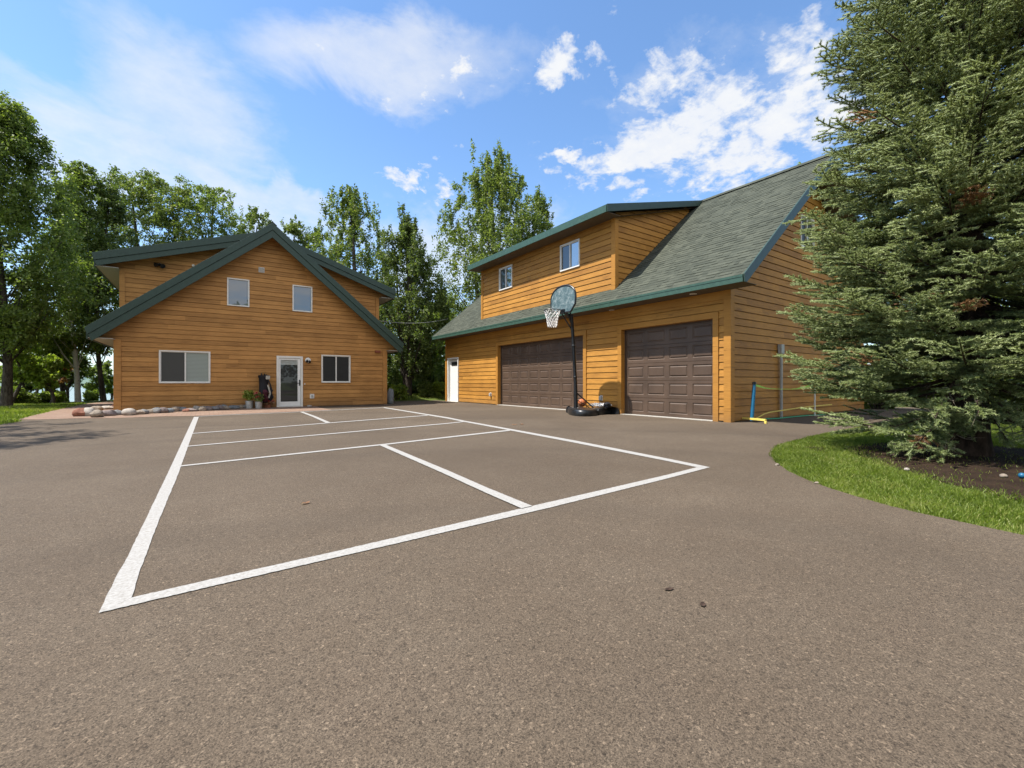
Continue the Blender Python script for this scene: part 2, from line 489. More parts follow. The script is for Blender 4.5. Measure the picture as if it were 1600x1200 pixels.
    # ridge cap drawn by caller
def window(parent, axis, c, sgn, u0, u1, z0, z1, panes, frame='white', fw=.045, proud=.05, sash=True, mirror=False):
    """white framed window; panes: list of (material, fraction)"""
    def bx(mb, a0, a1, p0, p1, b0, b1):
        lo, hi = c+sgn*p0, c+sgn*p1
        if axis == 'X': mb.box(lo, hi, a0, a1, b0, b1)
        else: mb.box(a0, a1, lo, hi, b0, b1)
    f = MB()
    bx(f, u0, u1, -.02, proud, z0, z0+fw); bx(f, u0, u1, -.02, proud, z1-fw, z1)
    bx(f, u0, u0+fw, -.02, proud-.001, z0+fw, z1-fw); bx(f, u1-fw, u1, -.02, proud-.001, z0+fw, z1-fw)
    fr = f.build('window', M[frame], parent, bevel=.004)
    n = len(panes); a = u0+fw; W = u1-u0-2*fw
    if n > 1:
        m = MB(); cx = a+W*panes[0][1]
        bx(m, cx-.022, cx+.022, -.02, proud-.02, z0+fw, z1-fw); m.build('mullion', M[frame], fr)
    for mt, fr_ in panes:
        p = MB(); e = a+W*fr_
        q = [(a, z0+fw), (e, z0+fw), (e, z1-fw), (a, z1-fw)]
        cc = c-sgn*.012
        p.poly([(cc, u, z) if axis == 'X' else (u, cc, z) for u, z in q]); p.build('pane', M[mt], fr)
        if n > 1:
            s = MB(); g = .02
            bx(s, a+.001, e-.001, -.010, .018, z0+fw, z0+fw+g); bx(s, a+.001, e-.001, -.010, .018, z1-fw-g, z1-fw)
            bx(s, a+.001, a+g, -.010, .017, z0+fw+g, z1-fw-g); bx(s, e-g, e-.001, -.010, .017, z0+fw+g, z1-fw-g)
            s.build('sash', M[frame], fr)
        a = e
    return fr

# ================================================================ LEFT HOUSE
HX0, HX1, HY, HYB = -2.52, 6.91, 20.2, 33.0
HXC = 2.195; SL = .834; APX = 7.31; RY = 19.7; RYB = 33.5
house = thing('house', 'cedar-sided gabled house with green roof edges, facing the court left of the garage', 'house', (HXC, HY, 0))
def roofz(x, off=0): return APX-off-SL*abs(x-HXC)
ops_h = []
def hwin(x0, x1, yt, yb, panes):
    xm = (x0+x1)/2
    u0 = onY(x0, 500, HY)[0]; u1 = onY(x1, 500, HY)[0]
    zt = onY(xm, yt, HY)[1]; zb = onY(xm, yb, HY)[1]
    ops_h.append((u0, u1, zb, zt)); return (u0, u1, zb, zt, panes)
hw = [hwin(248.3, 328.8, 548.3, 598.8, [('glass_screen', .5), ('glass_blind', .5)]),
      hwin(354.7, 389.6, 435.7, 478.7, [('glass_sky', 1)]),
      hwin(456.8, 487.8, 446.7, 487.3, [('glass_sky', 1)]),
      hwin(502, 547.3, 555, 598, [('glass_dark', .5), ('glass_dark', .5)])]
du0, du1 = onY(432, 500, HY)[0], onY(473, 500, HY)[0]; dzt = onY(452, 556.5, HY)[1]
ops_h.append((du0, du1, -.1, dzt))
ZS = 2.5
def gable_iv(z):
    if z < ZS: return (HX0, HX1)
    h = (APX-.30-z)/SL
    if h <= 0: return None
    return (max(HXC-h, -3.02), min(HXC+h, 7.41))
w = MB()
siding(w, 'Y', HY, -1, 0.02, APX-.30, .172, gable_iv, ops_h, .016, 3, breaks=(ZS, roofz(HX0)-.3))
sidez = 3.2
siding(w, 'X', HX0, -1, 0.02, 2.6, .172, lambda z: (HY, HYB), (), .02, 4)
siding(w, 'X', HX1, 1, 0.02, 2.6, .172, lambda z: (HY, HYB), (), .02, 5)
w.poly([(HX0, HYB, 0), (HX1, HYB, 0), (HX1, HYB, 2.6), (HXC, HYB, APX-.2), (HX0, HYB, 2.6)])
w.box(HX0+.02, HX1-.02, HY+.02, HYB-.02, -.12, .01)
w.build('wall', M['siding_house'], house)
t_ = MB()
cw = .15
t_.box(HX0-.025, HX0+cw, HY-.045, HY-.001, 0, ZS-.001); t_.box(HX0-.045, HX0-.022, HY-.043, HY+cw, 0, ZS-.001)
t_.build('corner_trim', M['siding_house'], house); t_ = MB()
t_.box(HX1-cw, HX1+.025, HY-.045, HY-.001, 0, ZS-.001); t_.box(HX1+.022, HX1+.045, HY-.043, HY+cw, 0, ZS-.001)
t_.build('corner_trim', M['siding_house'], house)
# main roof
r = MB()
shingles(r, -3.21, roofz(-3.21), HXC, APX, RY+.02, RYB, .15, 11)
shingles(r, 7.60, roofz(7.60), HXC, APX, RY+.02, RYB, .15, 12)
for s in (-1, 1):
    r.bar((HXC+s*.07, RY, APX-.02), (HXC+s*.07, RYB, APX-.02), .2, .03, (s*.64, 0, .77))
roof = r.build('roof', M['shingle'], house)
sl = MB()
sl.prismY([(-3.19, roofz(-3.19)-.012), (HXC, APX-.012), (7.58, roofz(7.58)-.012), (7.5, roofz(7.5)-.14), (HXC, APX-.15), (-3.1, roofz(-3.1)-.14)], RY+.05, RYB-.01)
sl.build('roof_deck', M['soffit'], house)
def chevron(x0, x1, o0, o1, e0, e1):
    return [(x0+e0, roofz(x0+e0, o0)), (HXC, APX-o0), (x1-e0, roofz(x1-e0, o0)), (x1-e1, roofz(x1-e1, o1)), (HXC, APX-o1), (x0+e1, roofz(x0+e1, o1))]
fb = MB(); fb.prismY(chevron(-3.21, 7.60, .0, .28, 0, .07), RY-.035, RY+.02)
fb.build('rake_board', M['green'], house, bevel=.004)
fb = MB(); fb.prismY(chevron(-3.21, 7.60, .285, .575, .07, .17), RY, RY+.045)
fb.build('rake_board', M['green'], house, bevel=.004)
fb = MB()
for xe in (-3.16, 7.55):
    fb.box(xe-.02, xe+.02, RY+.05, RYB, 2.44, roofz(xe)-.03)
fb.islands('fascia', M['green'], house)
sf = MB()
sf.box(-3.14, HX0, RY+.05, RYB, ZS-.03, ZS-.012); sf.box(HX1, 7.53, RY+.05, RYB, ZS-.03, ZS-.012)
sf.islands('soffit', M['soffit_pale'], house)
sf = MB()
for s in (-1, 1):
    e = HXC+s*5.25
    sf.poly([(e, RY+.04, roofz(e, .36)), (HXC, RY+.04, APX-.36), (HXC, HY, APX-.36), (e, HY, roofz(e, .36))])
sf.build('rake_soffit', M['soffit'], house)
# shed dormers each side
DY, DRY = 21.3, 20.8
for s in (-1, 1):
    xe = -3.2 if s < 0 else 7.6
    xw = HX0 if s < 0 else HX1
    ds = (APX-.005-5.5)/abs(HXC-xe)
    dz = lambda x, off=0: 5.5-off+ds*abs(x-xe)
    dm = MB(); ZD = 5.10
    def div(z):
        inner = HXC+s*(APX-z)/SL          # main roof surface
        up = xe-s*(z-(5.5-.30))/ds if z > 5.2 else xw
        if z >= ZD: out = xe-s*max(.1, (z-5.2)/ds)
        else: out = xw
        if s < 0:
            return (out, inner) if inner > out else None
        return (inner, out) if inner < out else None
    siding(dm, 'Y', DY, -1, 3.30, 6.6, .172, div, (), .016, 20+s, breaks=(ZD, 5.2))
    siding(dm, 'X', xw, s, 3.30, 5.3, .172, lambda z: (DY, RYB-1), (), .02, 23+s)
    dm.poly([(xw, RYB-1, 3.3), (HXC, RYB-1, 7.1), (xw, RYB-1, 5.3)])
    d_ = dm.build('dormer', M['siding_house'], house)
    tr = MB(); a, b = sorted((xw-s*.13, xw+s*.025))
    tr.box(a, b, DY-.045, DY-.001, 3.2, ZD-.002); tr.build('corner_trim', M['siding_house'], d_)
    rr = MB(); shingles(rr, xe, dz(xe), HXC, APX, DRY+.02, RYB-.5, .15, 31+s)
    rr.build('dormer_roof', M['shingle'], d_)
    dk = MB(); dk.prismY([(xe-s*.02, dz(xe)-.012), (HXC, APX-.02), (HXC, APX-.16), (xe-s*.05, dz(xe)-.15)], DRY+.05, RYB-.51)
    dk.build('roof_deck', M['soffit'], d_)
    b1 = MB(); b1.prismY([(xe, 5.5), (HXC, APX), (HXC, APX-.25), (xe-s*.04, 5.25)], DRY-.035, DRY+.02); b1.build('rake_board', M['green'], d_, bevel=.004)
    b2 = MB(); b2.prismY([(xe-s*.04, 5.245), (HXC, APX-.255), (HXC, APX-.46), (xe-s*.12, 5.07)], DRY, DRY+.045); b2.build('rake_board', M['green'], d_, bevel=.004)
    fc = MB(); a, b = sorted((xe-s*.04, xe-s*.08)); fc.box(a, b, DRY+.05, RYB-.5, 5.05, 5.47); fc.build('fascia', M['green'], d_)
    so = MB(); a, b = sorted((xe-s*.08, xw)); so.box(a, b, DRY+.05, RYB-.5, ZD-.03, ZD-.012); so.build('soffit', M['soffit_pale'], d_)
    so = MB(); e = xe-s*.1
    so.poly([(e, DRY+.04, dz(e, .3)), (HXC, DRY+.04, APX-.3), (HXC, DY, APX-.3), (e, DY, dz(e, .3))]); so.build('rake_soffit', M['soffit'], d_)
for u0, u1, z0, z1, pn in hw:
    window(house, 'Y', HY, -1, u0, u1, z0, z1, pn)
# glazed door
f = MB(); fw = .085
f.box(du0, du0+fw, HY-.05, HY+.05, .03, dzt); f.box(du1-fw, du1, HY-.05, HY+.05, .03, dzt); f.box(du0+fw, du1-fw, HY-.049, HY+.05, dzt-fw, dzt)
f.box(du0, du1, HY-.06, HY+.05, .0, .03)
df = f.build('door_frame', M['white'], house, bevel=.004)
g0, g1 = onY(437.5, 500, HY)[0]+.02, onY(465, 500, HY)[0]; gz0 = onY(452, 627.5, HY)[1]; gz1 = onY(452, 562.5, HY)[1]
L0, L1 = du0+fw+.006, du1-fw-.006; lz = dzt-fw-.008
f = MB(); y0, y1 = HY-.015, HY+.03
f.box(L0, g0, y0, y1, .04, lz); f.box(g1, L1, y0, y1, .04, lz); f.box(g0, g1, y0+.001, y1, .04, gz0); f.box(g0, g1, y0+.001, y1, gz1, lz)
dr = f.build('door', M['white_door'], house, bevel=.003)
MB().poly([(g0, HY+.012, gz0), (g1, HY+.012, gz0), (g1, HY+.012, gz1-.20), (g0, HY+.012, gz1-.20)]).build('pane', M['glass'], dr)
MB().poly([(g0, HY+.010, gz1-.20), (g1, HY+.010, gz1-.20), (g1, HY+.010, gz1), (g0, HY+.010, gz1)]).build('shade', M['glass_curtain'], dr)
hx = onY(468, 600, HY)[0]
MB().box(hx-.022, hx+.022, HY-.032, HY-.012, .88, 1.12).tube([(hx, HY-.03, .98), (hx, HY-.07, .98), (hx-.10, HY-.075, .98)], .012).build('handle', M['black'], dr)
# lamp by the door, outlets, vent, floodlight, alarm box
def hp(x, y): return onY(x, y, HY)
lx, lz_ = hp(481, 563)
l_ = MB(); l_.lathe((0, 0, 0), [(.0, 0), (.11, 0), (.11, .03), (.06, .05)], 20)
l_.v = [(lx+a, HY-.02-c, lz_+b) for a, b, c in l_.v]
lp = l_.build('wall_lamp', M['white'], house, smooth=True)
MB().tube([(lx-.03, HY-.06, lz_), (lx-.05, HY-.14, lz_-.06)], [.035, .055], 12).build('lamp_head', M['darklens'], lp, smooth=True)
MB().tube([(lx+.05, HY-.05, lz_-.02), (lx+.06, HY-.12, lz_-.08)], [.03, .045], 12).build('lamp_head', M['darklens'], lp, smooth=True)
ox, oz = hp(487.5, 619)
o_ = MB().box(ox-.085, ox+.085, HY-.035, HY-.005, oz-.095, oz+.095).build('outlet_plate', M['white'], house, bevel=.005)
MB().box(ox-.035, ox+.035, HY-.06, HY-.034, oz-.05, oz+.05).build('outlet_cover', M['metal_grey'], o_, bevel=.004)
ox, oz = hp(476, 600); MB().box(ox-.015, ox+.015, HY-.04, HY-.01, oz-.03, oz+.03).build('doorbell', M['white'], house)
ox, oz = hp(408.5, 422)
v_ = MB().box(ox-.10, ox+.10, HY-.04, HY-.002, oz-.10, oz+.10)
for i in range(4): v_.bar((ox-.09, HY-.045, oz-.07+i*.045), (ox+.09, HY-.045, oz-.07+i*.045), .012, .035, (0, -.5, 1))
v_.build('vent', M['silver'], house)
ox, oz = hp(589.5, 549.5); MB().box(ox-.12, ox+.12, HY-.10, HY-.005, oz-.05, oz+.05).build('alarm_box', M['red_box'], house, bevel=.01)
fx, fz = onY(250, 415.5, DY)
fl = MB().tube([(fx, DY-.02, fz+.04), (fx, DY-.08, fz+.04)], .05, 12).tube([(fx+.02, DY-.07, fz+.03), (fx+.10, DY-.2, fz-.04)], [.045, .085], 14).tube([(fx-.02, DY-.07, fz+.03), (fx-.13, DY-.16, fz-.01)], [.04, .08], 14).build('flood_light', M['black'], house, smooth=True)
fx, fz = onY(302, 415, DY); MB().tube([(fx, DY-.02, fz), (fx, DY-.13, fz-.02)], [.05, .04], 12).build('security_camera', M['white'], house, smooth=True)

# ================================================================ GARAGE
GX, GY0, GY1 = 10.86, 6.0, 21.94
EX, EZ, GS = 10.24, 3.51, .833
RX = 15.46; RZ = 7.86; GXB = 2*RX-GX
GRY, GRYB = 5.30, 22.4
garage = thing('garage', 'long cedar-sided garage with green shingle roof, dormer and two brown roll-up doors', 'garage', (GX, (GY0+GY1)/2, 0))
gz = lambda x, off=0: EZ-off+GS*(x-EX) if x < RX else EZ-off+GS*(2*RX-EX-x)
SZ = 3.346
od = []
s0, s1 = onX(1114.8, 500, GX)[0], onX(971.9, 500, GX)[0]; szt = (onX(1114.8, 497.5, GX)[1]+onX(971.9, 515.7, GX)[1])/2
d0, d1 = onX(912.1, 500, GX)[0], onX(778.7, 500, GX)[0]; dzt2 = (onX(912.1, 524.3, GX)[1]+onX(778.7, 539.5, GX)[1])/2
e0, e1 = onX(717, 600, GX)[0], onX(700.2, 600, GX)[0]; ezt = onX(708, 559, GX)[1]
for a in ((s0, s1, -1, szt), (d0, d1, -1, dzt2), (e0, e1, -1, ezt)): od.append(a)
w = MB()
siding(w, 'X', GX, -1, .03, SZ, .188, lambda z: (GY0, GY1), od, .018, 41)
def gg(z):
    h = (z-(EZ-.28))/GS
    if z < SZ: return (GX, GXB)
    x0 = EX+max(0, (z-(EZ-.30))/GS); x1 = 2*RX-x0
    return (max(x0, GX), min(x1, GXB)) if x0 < x1 else None
gw0, gw1 = onY(1249.3, 350, GY0)[0], onY(1270, 350, GY0)[0]
gwt = onY(1249.3, 335, GY0)[1]; gwb = onY(1249.3, 385.3, GY0)[1]
siding(w, 'Y', GY0, -1, .03, RZ-.3, .188, gg, [(gw0, gw1, gwb, gwt)], .022, 42, breaks=(SZ,))
siding(w, 'X', GXB, 1, .03, SZ, .188, lambda z: (GY0, GY1), (), .022, 43)
siding(w, 'Y', GY1, 1, .03, RZ-.3, .188, gg, (), .022, 44, breaks=(SZ,))
w.box(GX+.25, GXB-.02, GY0+.02, GY1-.02, -.1, .02)
w.build('wall', M['siding'], garage)
tr = MB(); cw = .14
def ct(u0, u1, z0, z1, p=.04): tr.box(GX-p, GX-.002, u0, u1, z0, z1)
ct(GY0-.03, GY0+cw, 0, SZ-.002); tr.box(GX-.038, GX+cw, GY0-.045, GY0-.022, 0, SZ-.002)
tr.build('corner_trim', M['trim'], garage); tr = MB()
ct(GY1-cw, GY1+.03, 0, SZ-.002); tr.build('corner_trim', M['trim'], garage)
for a, b, zt in ((s0, s1, szt), (d0, d1, dzt2)):
    tr = MB(); ct(a-.15, a, 0, zt+.15); ct(b, b+.15, 0, zt+.15); ct(a, b, zt, zt+.149, .039)
    tr.box(GX-.002, GX+.24, a-.02, a+.001, 0, zt); tr.box(GX-.002, GX+.24, b-.001, b+.02, 0, zt); tr.box(GX-.002, GX+.24, a-.019, b+.019, zt-.001, zt+.02); tr.build('door_casing', M['trim'], garage)
tr = MB(); ct(GY0+cw, GY1-cw, SZ-.22, SZ-.003, .036)
tr.build('frieze_board', M['trim'], garage)
# roof
r = MB()
shingles(r, EX, EZ, RX, gz(RX), GRY+.015, GRYB-.015, .152, 51)
shingles(r, 2*RX-EX, EZ, RX, gz(RX), GRY+.015, GRYB-.015, .152, 52)
for i in range(70):
    y = GRY+i*(GRYB-GRY)/70
    for s in (-1, 1):
        r.bar((RX+s*.07, y, gz(RX)+.01-.02), (RX+s*.07, y+(GRYB-GRY)/70+.02, gz(RX)-.005), .2, .02, (s*.64, 0, .77), random.random())
r.build('roof', M['shingle'], garage)
dk = MB(); x2 = 2*RX-EX
dk.prismY([(EX+.02, EZ-.01), (RX, gz(RX)-.012), (x2-.02, EZ-.01), (x2-.04, EZ-.13), (RX, gz(RX)-.15), (EX+.04, EZ-.13)], GRY+.045, GRYB-.045)
dk.build('roof_deck', M['soffit'], garage)
for ya, yb in ((GRY, GRY+.04), (GRYB-.04, GRYB)):
    fb = MB(); fb.prismY([(EX-.01, EZ+.02), (RX, gz(RX)+.025), (x2+.01, EZ+.02), (x2-.01, EZ-.17), (x2-.1, EZ-.17), (RX, gz(RX)-.27), (EX+.1, EZ-.17), (EX+.01, EZ-.17)], ya, yb)
    fb.build('rake_board', M['green'], garage, bevel=.004)
fc = MB(); fc.box(EX-.025, EX+.015, GRY+.041, GRYB-.041, SZ, EZ+.005); fc.box(EX-.033, EX-.025, GRY+.041, GRYB-.041, EZ-.05, EZ+.006)
fc.build('fascia', M['green_sunlit'], garage)
MB().box(x2-.015, x2+.02, GRY+.041, GRYB-.041, SZ, EZ-.01).build('fascia', M['green_sunlit'], garage)
sf = MB(); sf.box(EX+.016, GX-.002, GRY+.042, GRYB-.042, SZ-.0, SZ+.012); sf.box(GXB+.002, x2-.016, GRY+.042, GRYB-.042, SZ, SZ+.012)
sf.islands('soffit', M['soffit'], garage)
for y_a, y_b in ((GRY+.041, GY0), (GY1, GRYB-.041)):
    sf = MB()
    for s in (-1, 1):
        a = RX+s*(RX-GX)
        sf.poly([(a, y_a, gz(GX, .17)), (RX, y_a, gz(RX)-.17), (RX, y_b, gz(RX)-.17), (a, y_b, gz(GX, .17))])
    sf.build('rake_soffit', M['soffit'], garage)
for px, py in ((1083, 459), (956, 484.5), (812, 512)):
    a, b, c = ray(px, py); d = (SZ-1)/c
    X, Y = a*d, b*d
    l = MB().lathe((X, Y, SZ-.012), [(.0, 0), (.09, 0), (.09, .012), (.0, .012)], 18).build('downlight', M['white'], garage, smooth=True)
    MB().lathe((X, Y, SZ-.014), [(.0, 0), (.065, 0), (.06, .003)], 18).build('lens', M['lampglass'], l, smooth=True)
# dormer
dY0, dY1 = 9.80, 18.12
DZ, DT = 6.31, 6.53; DS = (RZ-DT)/(RX-EX)
dm = MB(); dops = []
def gwin(xl, xr, ytl, ybl, ytr, ybr):
    u1, a1 = onX(xl, ytl, GX); _, b1 = onX(xl, ybl, GX); u0, a0 = onX(xr, ytr, GX); _, b0 = onX(xr, ybr, GX)
    q = (u0, u1, (b0+b1)/2, (a0+a1)/2); dops.append(q)
gwin(780.9, 801, 419.8, 454.8, 413.6, 449); gwin(876.3, 906.6, 383.6, 424.7, 373.6, 416.6)
siding(dm, 'X', GX, -1, 4.03, DZ, .188, lambda z: (dY0, dY1), dops, .018, 61)
def cheek(z):
    a = (z-EZ)/GS+EX
    b = GX if z < DZ else EX+(z-(DT-.2))/DS
    return (max(GX, b), a) if a > max(GX, b) else None
siding(dm, 'Y', dY0, -1, 4.03, RZ-.1, .188, cheek, (), .022, 62, breaks=(DZ,))
siding(dm, 'Y', dY1, 1, 4.03, RZ-.1, .188, cheek, (), .022, 63, breaks=(DZ,))
D = dm.build('dormer', M['siding'], garage)
tr = MB(); tr.box(GX-.04, GX-.002, dY0-.03, dY0+.12, 3.95, DZ-.002); tr.box(GX-.038, GX+.12, dY0-.045, dY0-.022, 4.02, DZ-.002); tr.build('corner_trim', M['trim'], D); tr = MB()
tr.box(GX-.04, GX-.002, dY1-.12, dY1+.03, 3.95, DZ-.002); tr.build('corner_trim', M['trim'], D)
da, db = 9.54, 18.42
r = MB(); shingles(r, EX, DT, RX, RZ, da+.015, db-.015, .152, 66); r.build('dormer_roof', M['shingle'], D)
MB().prismY([(EX+.02, DT-.01), (RX, RZ-.012), (RX, RZ-.15), (EX+.04, DT-.13)], da+.04, db-.04).build('roof_deck', M['soffit'], D)
for ya, yb in ((da, da+.035), (db-.035, db)):
    MB().prismY([(EX-.01, DT+.02), (RX-.05, RZ+.015), (RX-.05, RZ-.19), (EX+.2, DT-.17), (EX+.01, DZ)], ya, yb).build('rake_board', M['green'], D, bevel=.004)
MB().box(EX-.025, EX+.015, da+.036, db-.036, DZ, DT+.005).build('fascia', M['green_sunlit'], D)
MB().box(EX+.016, GX-.002, da+.037, db-.037, DZ, DZ+.012).build('soffit', M['soffit'], D)
for y_a, y_b in ((da+.036, dY0), (dY1, db-.036)): MB().poly([(GX, y_a, DZ+.01), (RX, y_a, RZ-.2), (RX, y_b, RZ-.2), (GX, y_b, DZ+.01)]).build('rake_soffit', M['soffit'], D)
# in an X-plane window u runs away from the camera: first pane is the right-hand one
window(D, 'X', GX, -1, *dops[0], [('glass', .5), ('glass_dark', .5)])
window(D, 'X', GX, -1, *dops[1], [('glass_sky', .5), ('glass_dark', .5)])
window(garage, 'Y', GY0, -1, gw0, gw1, gwb, gwt, [('glass_dark', .5), ('glass', .5)])
# sectional doors
def sect_door(label, a, b, zt, cols):
    fr = MB(); x = GX+.15
    fr.box(x-.03, x+.03, a+.001, a+.03, 0, zt-.001); fr.box(x-.03, x+.03, b-.03, b-.001, 0, zt-.001); fr.box(x-.028, x+.03, a+.03, b-.03, zt-.03, zt-.001)
    dr = fr.build('garage_door', M['brown'], garage); dr['label'] = label
    rows = 5; z0 = .02; H = (zt-.02-z0)/rows; x += .012
    for k in range(rows):
        s = MB(); za, zb = z0+k*H, z0+(k+1)*H-.008
        A, B = a+.03, b-.03; W = (B-A)/cols
        def q(u0, u1, p0, p1, xx=None, va=.5):
            s.poly([(x, u0, p0), (x, u1, p0), (x, u1, p1), (x, u0, p1)])
        mg = W*.10; mh = H*.17
        # rails and stiles
        q(A, B, za, za+mh); q(A, B, zb-mh, zb)
        for c in range(cols+1):
            u0 = A if c == 0 else A+c*W-mg; u1 = B if c == cols else A+c*W+mg
            if c == 0: u1 = A+mg
            if c == cols: u0 = B-mg
            q(u0, u1, za+mh, zb-mh)
        for c in range(cols):
            u0, u1 = A+c*W+mg, A+(c+1)*W-mg; p0, p1 = za+mh, zb-mh
            rings = [(0, 0), (.018, .016), (.030, .016), (.055, -.002)]
            prev = None
            for off, dep in rings:
                rg = [(x+dep, u0+off, p0+off), (x+dep, u1-off, p0+off), (x+dep, u1-off, p1-off), (x+dep, u0+off, p1-off)]
                if prev:
                    for i in range(4): s.poly([prev[i], prev[(i+1) % 4], rg[(i+1) % 4], rg[i]])
                prev = rg
            s.poly(prev)
        s.box(x+.02, x+.05, A, B, za, zb)
        s.poly([(x, A, zb), (x, B, zb), (x+.02, B, zb+.0), (x+.02, A, zb+.0)]); s.poly([(x, A, za), (x, B, za), (x+.02, B, za), (x+.02, A, za)])
        s.build('door_section', M['brown'], dr)
    MB().box(x-.005, x+.03, a+.03, b-.03, .0, .02).build('bottom_seal', M['black'], dr)
    MB().box(GX-.07, GX+.20, a-.01, b+.01, .0, .014).build('threshold', M['concrete'], garage)
sect_door('narrow brown sectional door, nearest the corner', s0, s1, szt, 4)
sect_door('wide brown sectional door', d0, d1, dzt2, 8)
# entry door
f = MB(); fw = .075
f.box(GX-.05, GX+.12, e0, e0+fw, .02, ezt); f.box(GX-.05, GX+.12, e1-fw, e1, .02, ezt); f.box(GX-.049, GX+.12, e0+fw, e1-fw, ezt-fw, ezt)
f.box(GX-.08, GX+.12, e0, e1, 0, .02)
ef = f.build('door_frame', M['white'], garage, bevel=.004)
f = MB().box(GX+.07, GX+.11, e0+fw+.004, e1-fw-.004, .03, ezt-fw-.004)
ed = f.build('door', M['white_door'], garage, bevel=.003)
wz0, wz1 = ezt-.42, ezt-.22; uc = (e0+e1)/2; wd = (e1-e0)*.27
MB().box(GX+.055, GX+.071, uc-wd, uc+wd, wz0, wz1).build('door_window', M['glass_dark'], ed)
MB().tube([(GX+.07, e0+.17, 1.05), (GX+.0, e0+.17, 1.05)], [.02, .035], 12).build('handle', M['silver'], ed, smooth=True)
for px, py in ((767.5, 616.5), (940.3, 622)):
    u, z = onX(px, py, GX)
    q = MB().box(GX-.035, GX-.01, u-.06, u+.06, z-.085, z+.085).build('outlet_plate', M['white'], garage, bevel=.004)
    MB().box(GX-.10, GX-.034, u-.05, u+.05, z-.075, z+.07).build('outlet_cover', M['metal_grey'], q, bevel=.01)
# conduit on the gable wall
cx0 = onY(1216, 600, GY0)[0]; cz1 = onY(1216, 552, GY0)[1]; cz2 = onY(1216, 538.5, GY0)[1]
cb = MB().box(cx0-.09, cx0+.09, GY0-.13, GY0-.024, cz1-.02, cz2).build('junction_box', M['metal_grey'], garage, bevel=.008)
MB().tube([(cx0, GY0-.08, -.02), (cx0, GY0-.08, cz1)], .036, 14).build('conduit', M['metal_grey'], cb, smooth=True)
# ================================================================ GROUND
def ground_z(X, Y):
    s = -.9*X+.435*Y
    t = np.clip((s-19.2)/16, 0, 1)
    drop = -3.6*t*t*(3-2*t)
    # low bank beyond the far trees on the right
    q = np.clip((X*.8+Y*.6-42)/60, 0, 1)
    r = np.clip((Y-23.4)/4.5, 0, 1)*np.clip((X-4)/3, 0, 1)
    q = q*np.clip((12-s)/10, 0, 1)
    return drop+q*2.2*np.sin(X*.05+Y*.03)**2+.50*r*r*(3-2*r)
def grid_sheet(name, xs, ys, fz, mat, kind='structure'):
    X, Y = np.meshgrid(xs, ys); Z = fz(X, Y)
    V = np.stack([X.ravel(), Y.ravel(), Z.ravel()], 1)
    nx, ny = len(xs), len(ys)
    i = np.arange(nx-1)[None, :]+np.arange(ny-1)[:, None]*nx
    FA = np.stack([i, i+1, i+1+nx, i+nx], -1).reshape(-1, 4)
    o = mesh_np(name, V, FA, np.full(len(FA), .5), mat, None, True)
    o['kind'] = kind
    return o
def nonuni(lo, hi, fine0, fine1, step):
    a = list(np.arange(fine0, fine1+step, step)); d = step; x = fine0
    left = []
    while x > lo: d *= 1.5; x -= d; left.append(max(x, lo))
    d = step; x = a[-1]; right = []
    while x < hi: d *= 1.5; x += d; right.append(min(x, hi))
    return np.array(left[::-1]+a+right)
def gzf(X, Y):
    Z = ground_z(X, Y)
    far = np.clip((np.hypot(X, Y)-300)/600, 0, 1)
    s = -.9*X+.435*Y
    return Z-.012+np.where(s < 15, 0, 0)*far
grid_sheet('ground', nonuni(-2600, 2600, -45, 45, 1.5), nonuni(-2600, 2600, -25, 70, 1.5), gzf, M['ground'])
def poly_sheet(name, pts, z, mat, kind='structure', smooth_n=0):
    mb = MB(); mb.poly([(x, y, z) for x, y in pts]); o = mb.build(name, mat)
    o['kind'] = kind; return o
edge_isl = [G(1600, 836), G(1520, 819), G(1440, 802), G(1390, 790), G(1340, 776), G(1295, 762), G(1258, 748), G(1232, 736), G(1213, 722), G(1204.5, 711), G(1206, 704), G(1214, 697), G(1230, 691), G(1262, 683), G(1300, 675), G(1350, 666), G(1400, 657.5)]
asph = [G(0, 664), G(28, 657), G(70, 650), G(130, 645), (-3.3, 21), (-2.6, 20.3), (HX0+.1, HY+.03), (HX1+.4, HY+.03), (HX1+.4, 23.2), (GX+.05, 24.5), (GX+.02, GY1+.2), (GX+.2, GY1), (GX+.2, GY0+.05), (GXB+3, GY0+.05), (GXB+5, 4.6)]
asph = asph+edge_isl[::-1][1:]+[(4.9, -.35), (6.3, -1.6), (9, -3.2), (14, -4.5), (14, -22), (-26, -22), (-26, 9), (-14, 12.6), (-8.5, 14.3)]
poly_sheet('asphalt_driveway', asph, .0, M['asphalt'])
# pavers in front of and beside the house
pav = [G(113, 654.2), G(180, 653.6), G(250, 651), G(311, 650.0), G(380, 646.8), G(460, 643.4), G(520, 640.6), G(500, 637.5), (HX1-3.0, HY+.02), (HX0+.02, HY+.02), (HX0-.05, HY+.3), (HX0-.05, HY+11), G(160, 628.2), G(135, 630.8), G(90, 640), G(55, 648.5), G(28, 655.8), G(60, 655.8)]
poly_sheet('paver_path', pav, .006, M['paver'])
# soil under the spruce
sp = [(1318, 701), (1345, 712), (1372, 723), (1420, 738), (1470, 752), (1520, 764), (1570, 776), (1640, 792), (1740, 800), (1780, 760), (1700, 712), (1600, 700), (1540, 694), (1480, 689), (1420, 689), (1370, 691), (1335, 694)]
soil_pts = [G(*p) for p in sp]
poly_sheet('soil_bed', soil_pts, -.004, M['soil'])
sp2 = [(1255, 698), (1272, 703), (1290, 706), (1300, 703), (1285, 698), (1268, 695)]
poly_sheet('bare_soil', [G(*p) for p in sp2], -.003, M['soil'])
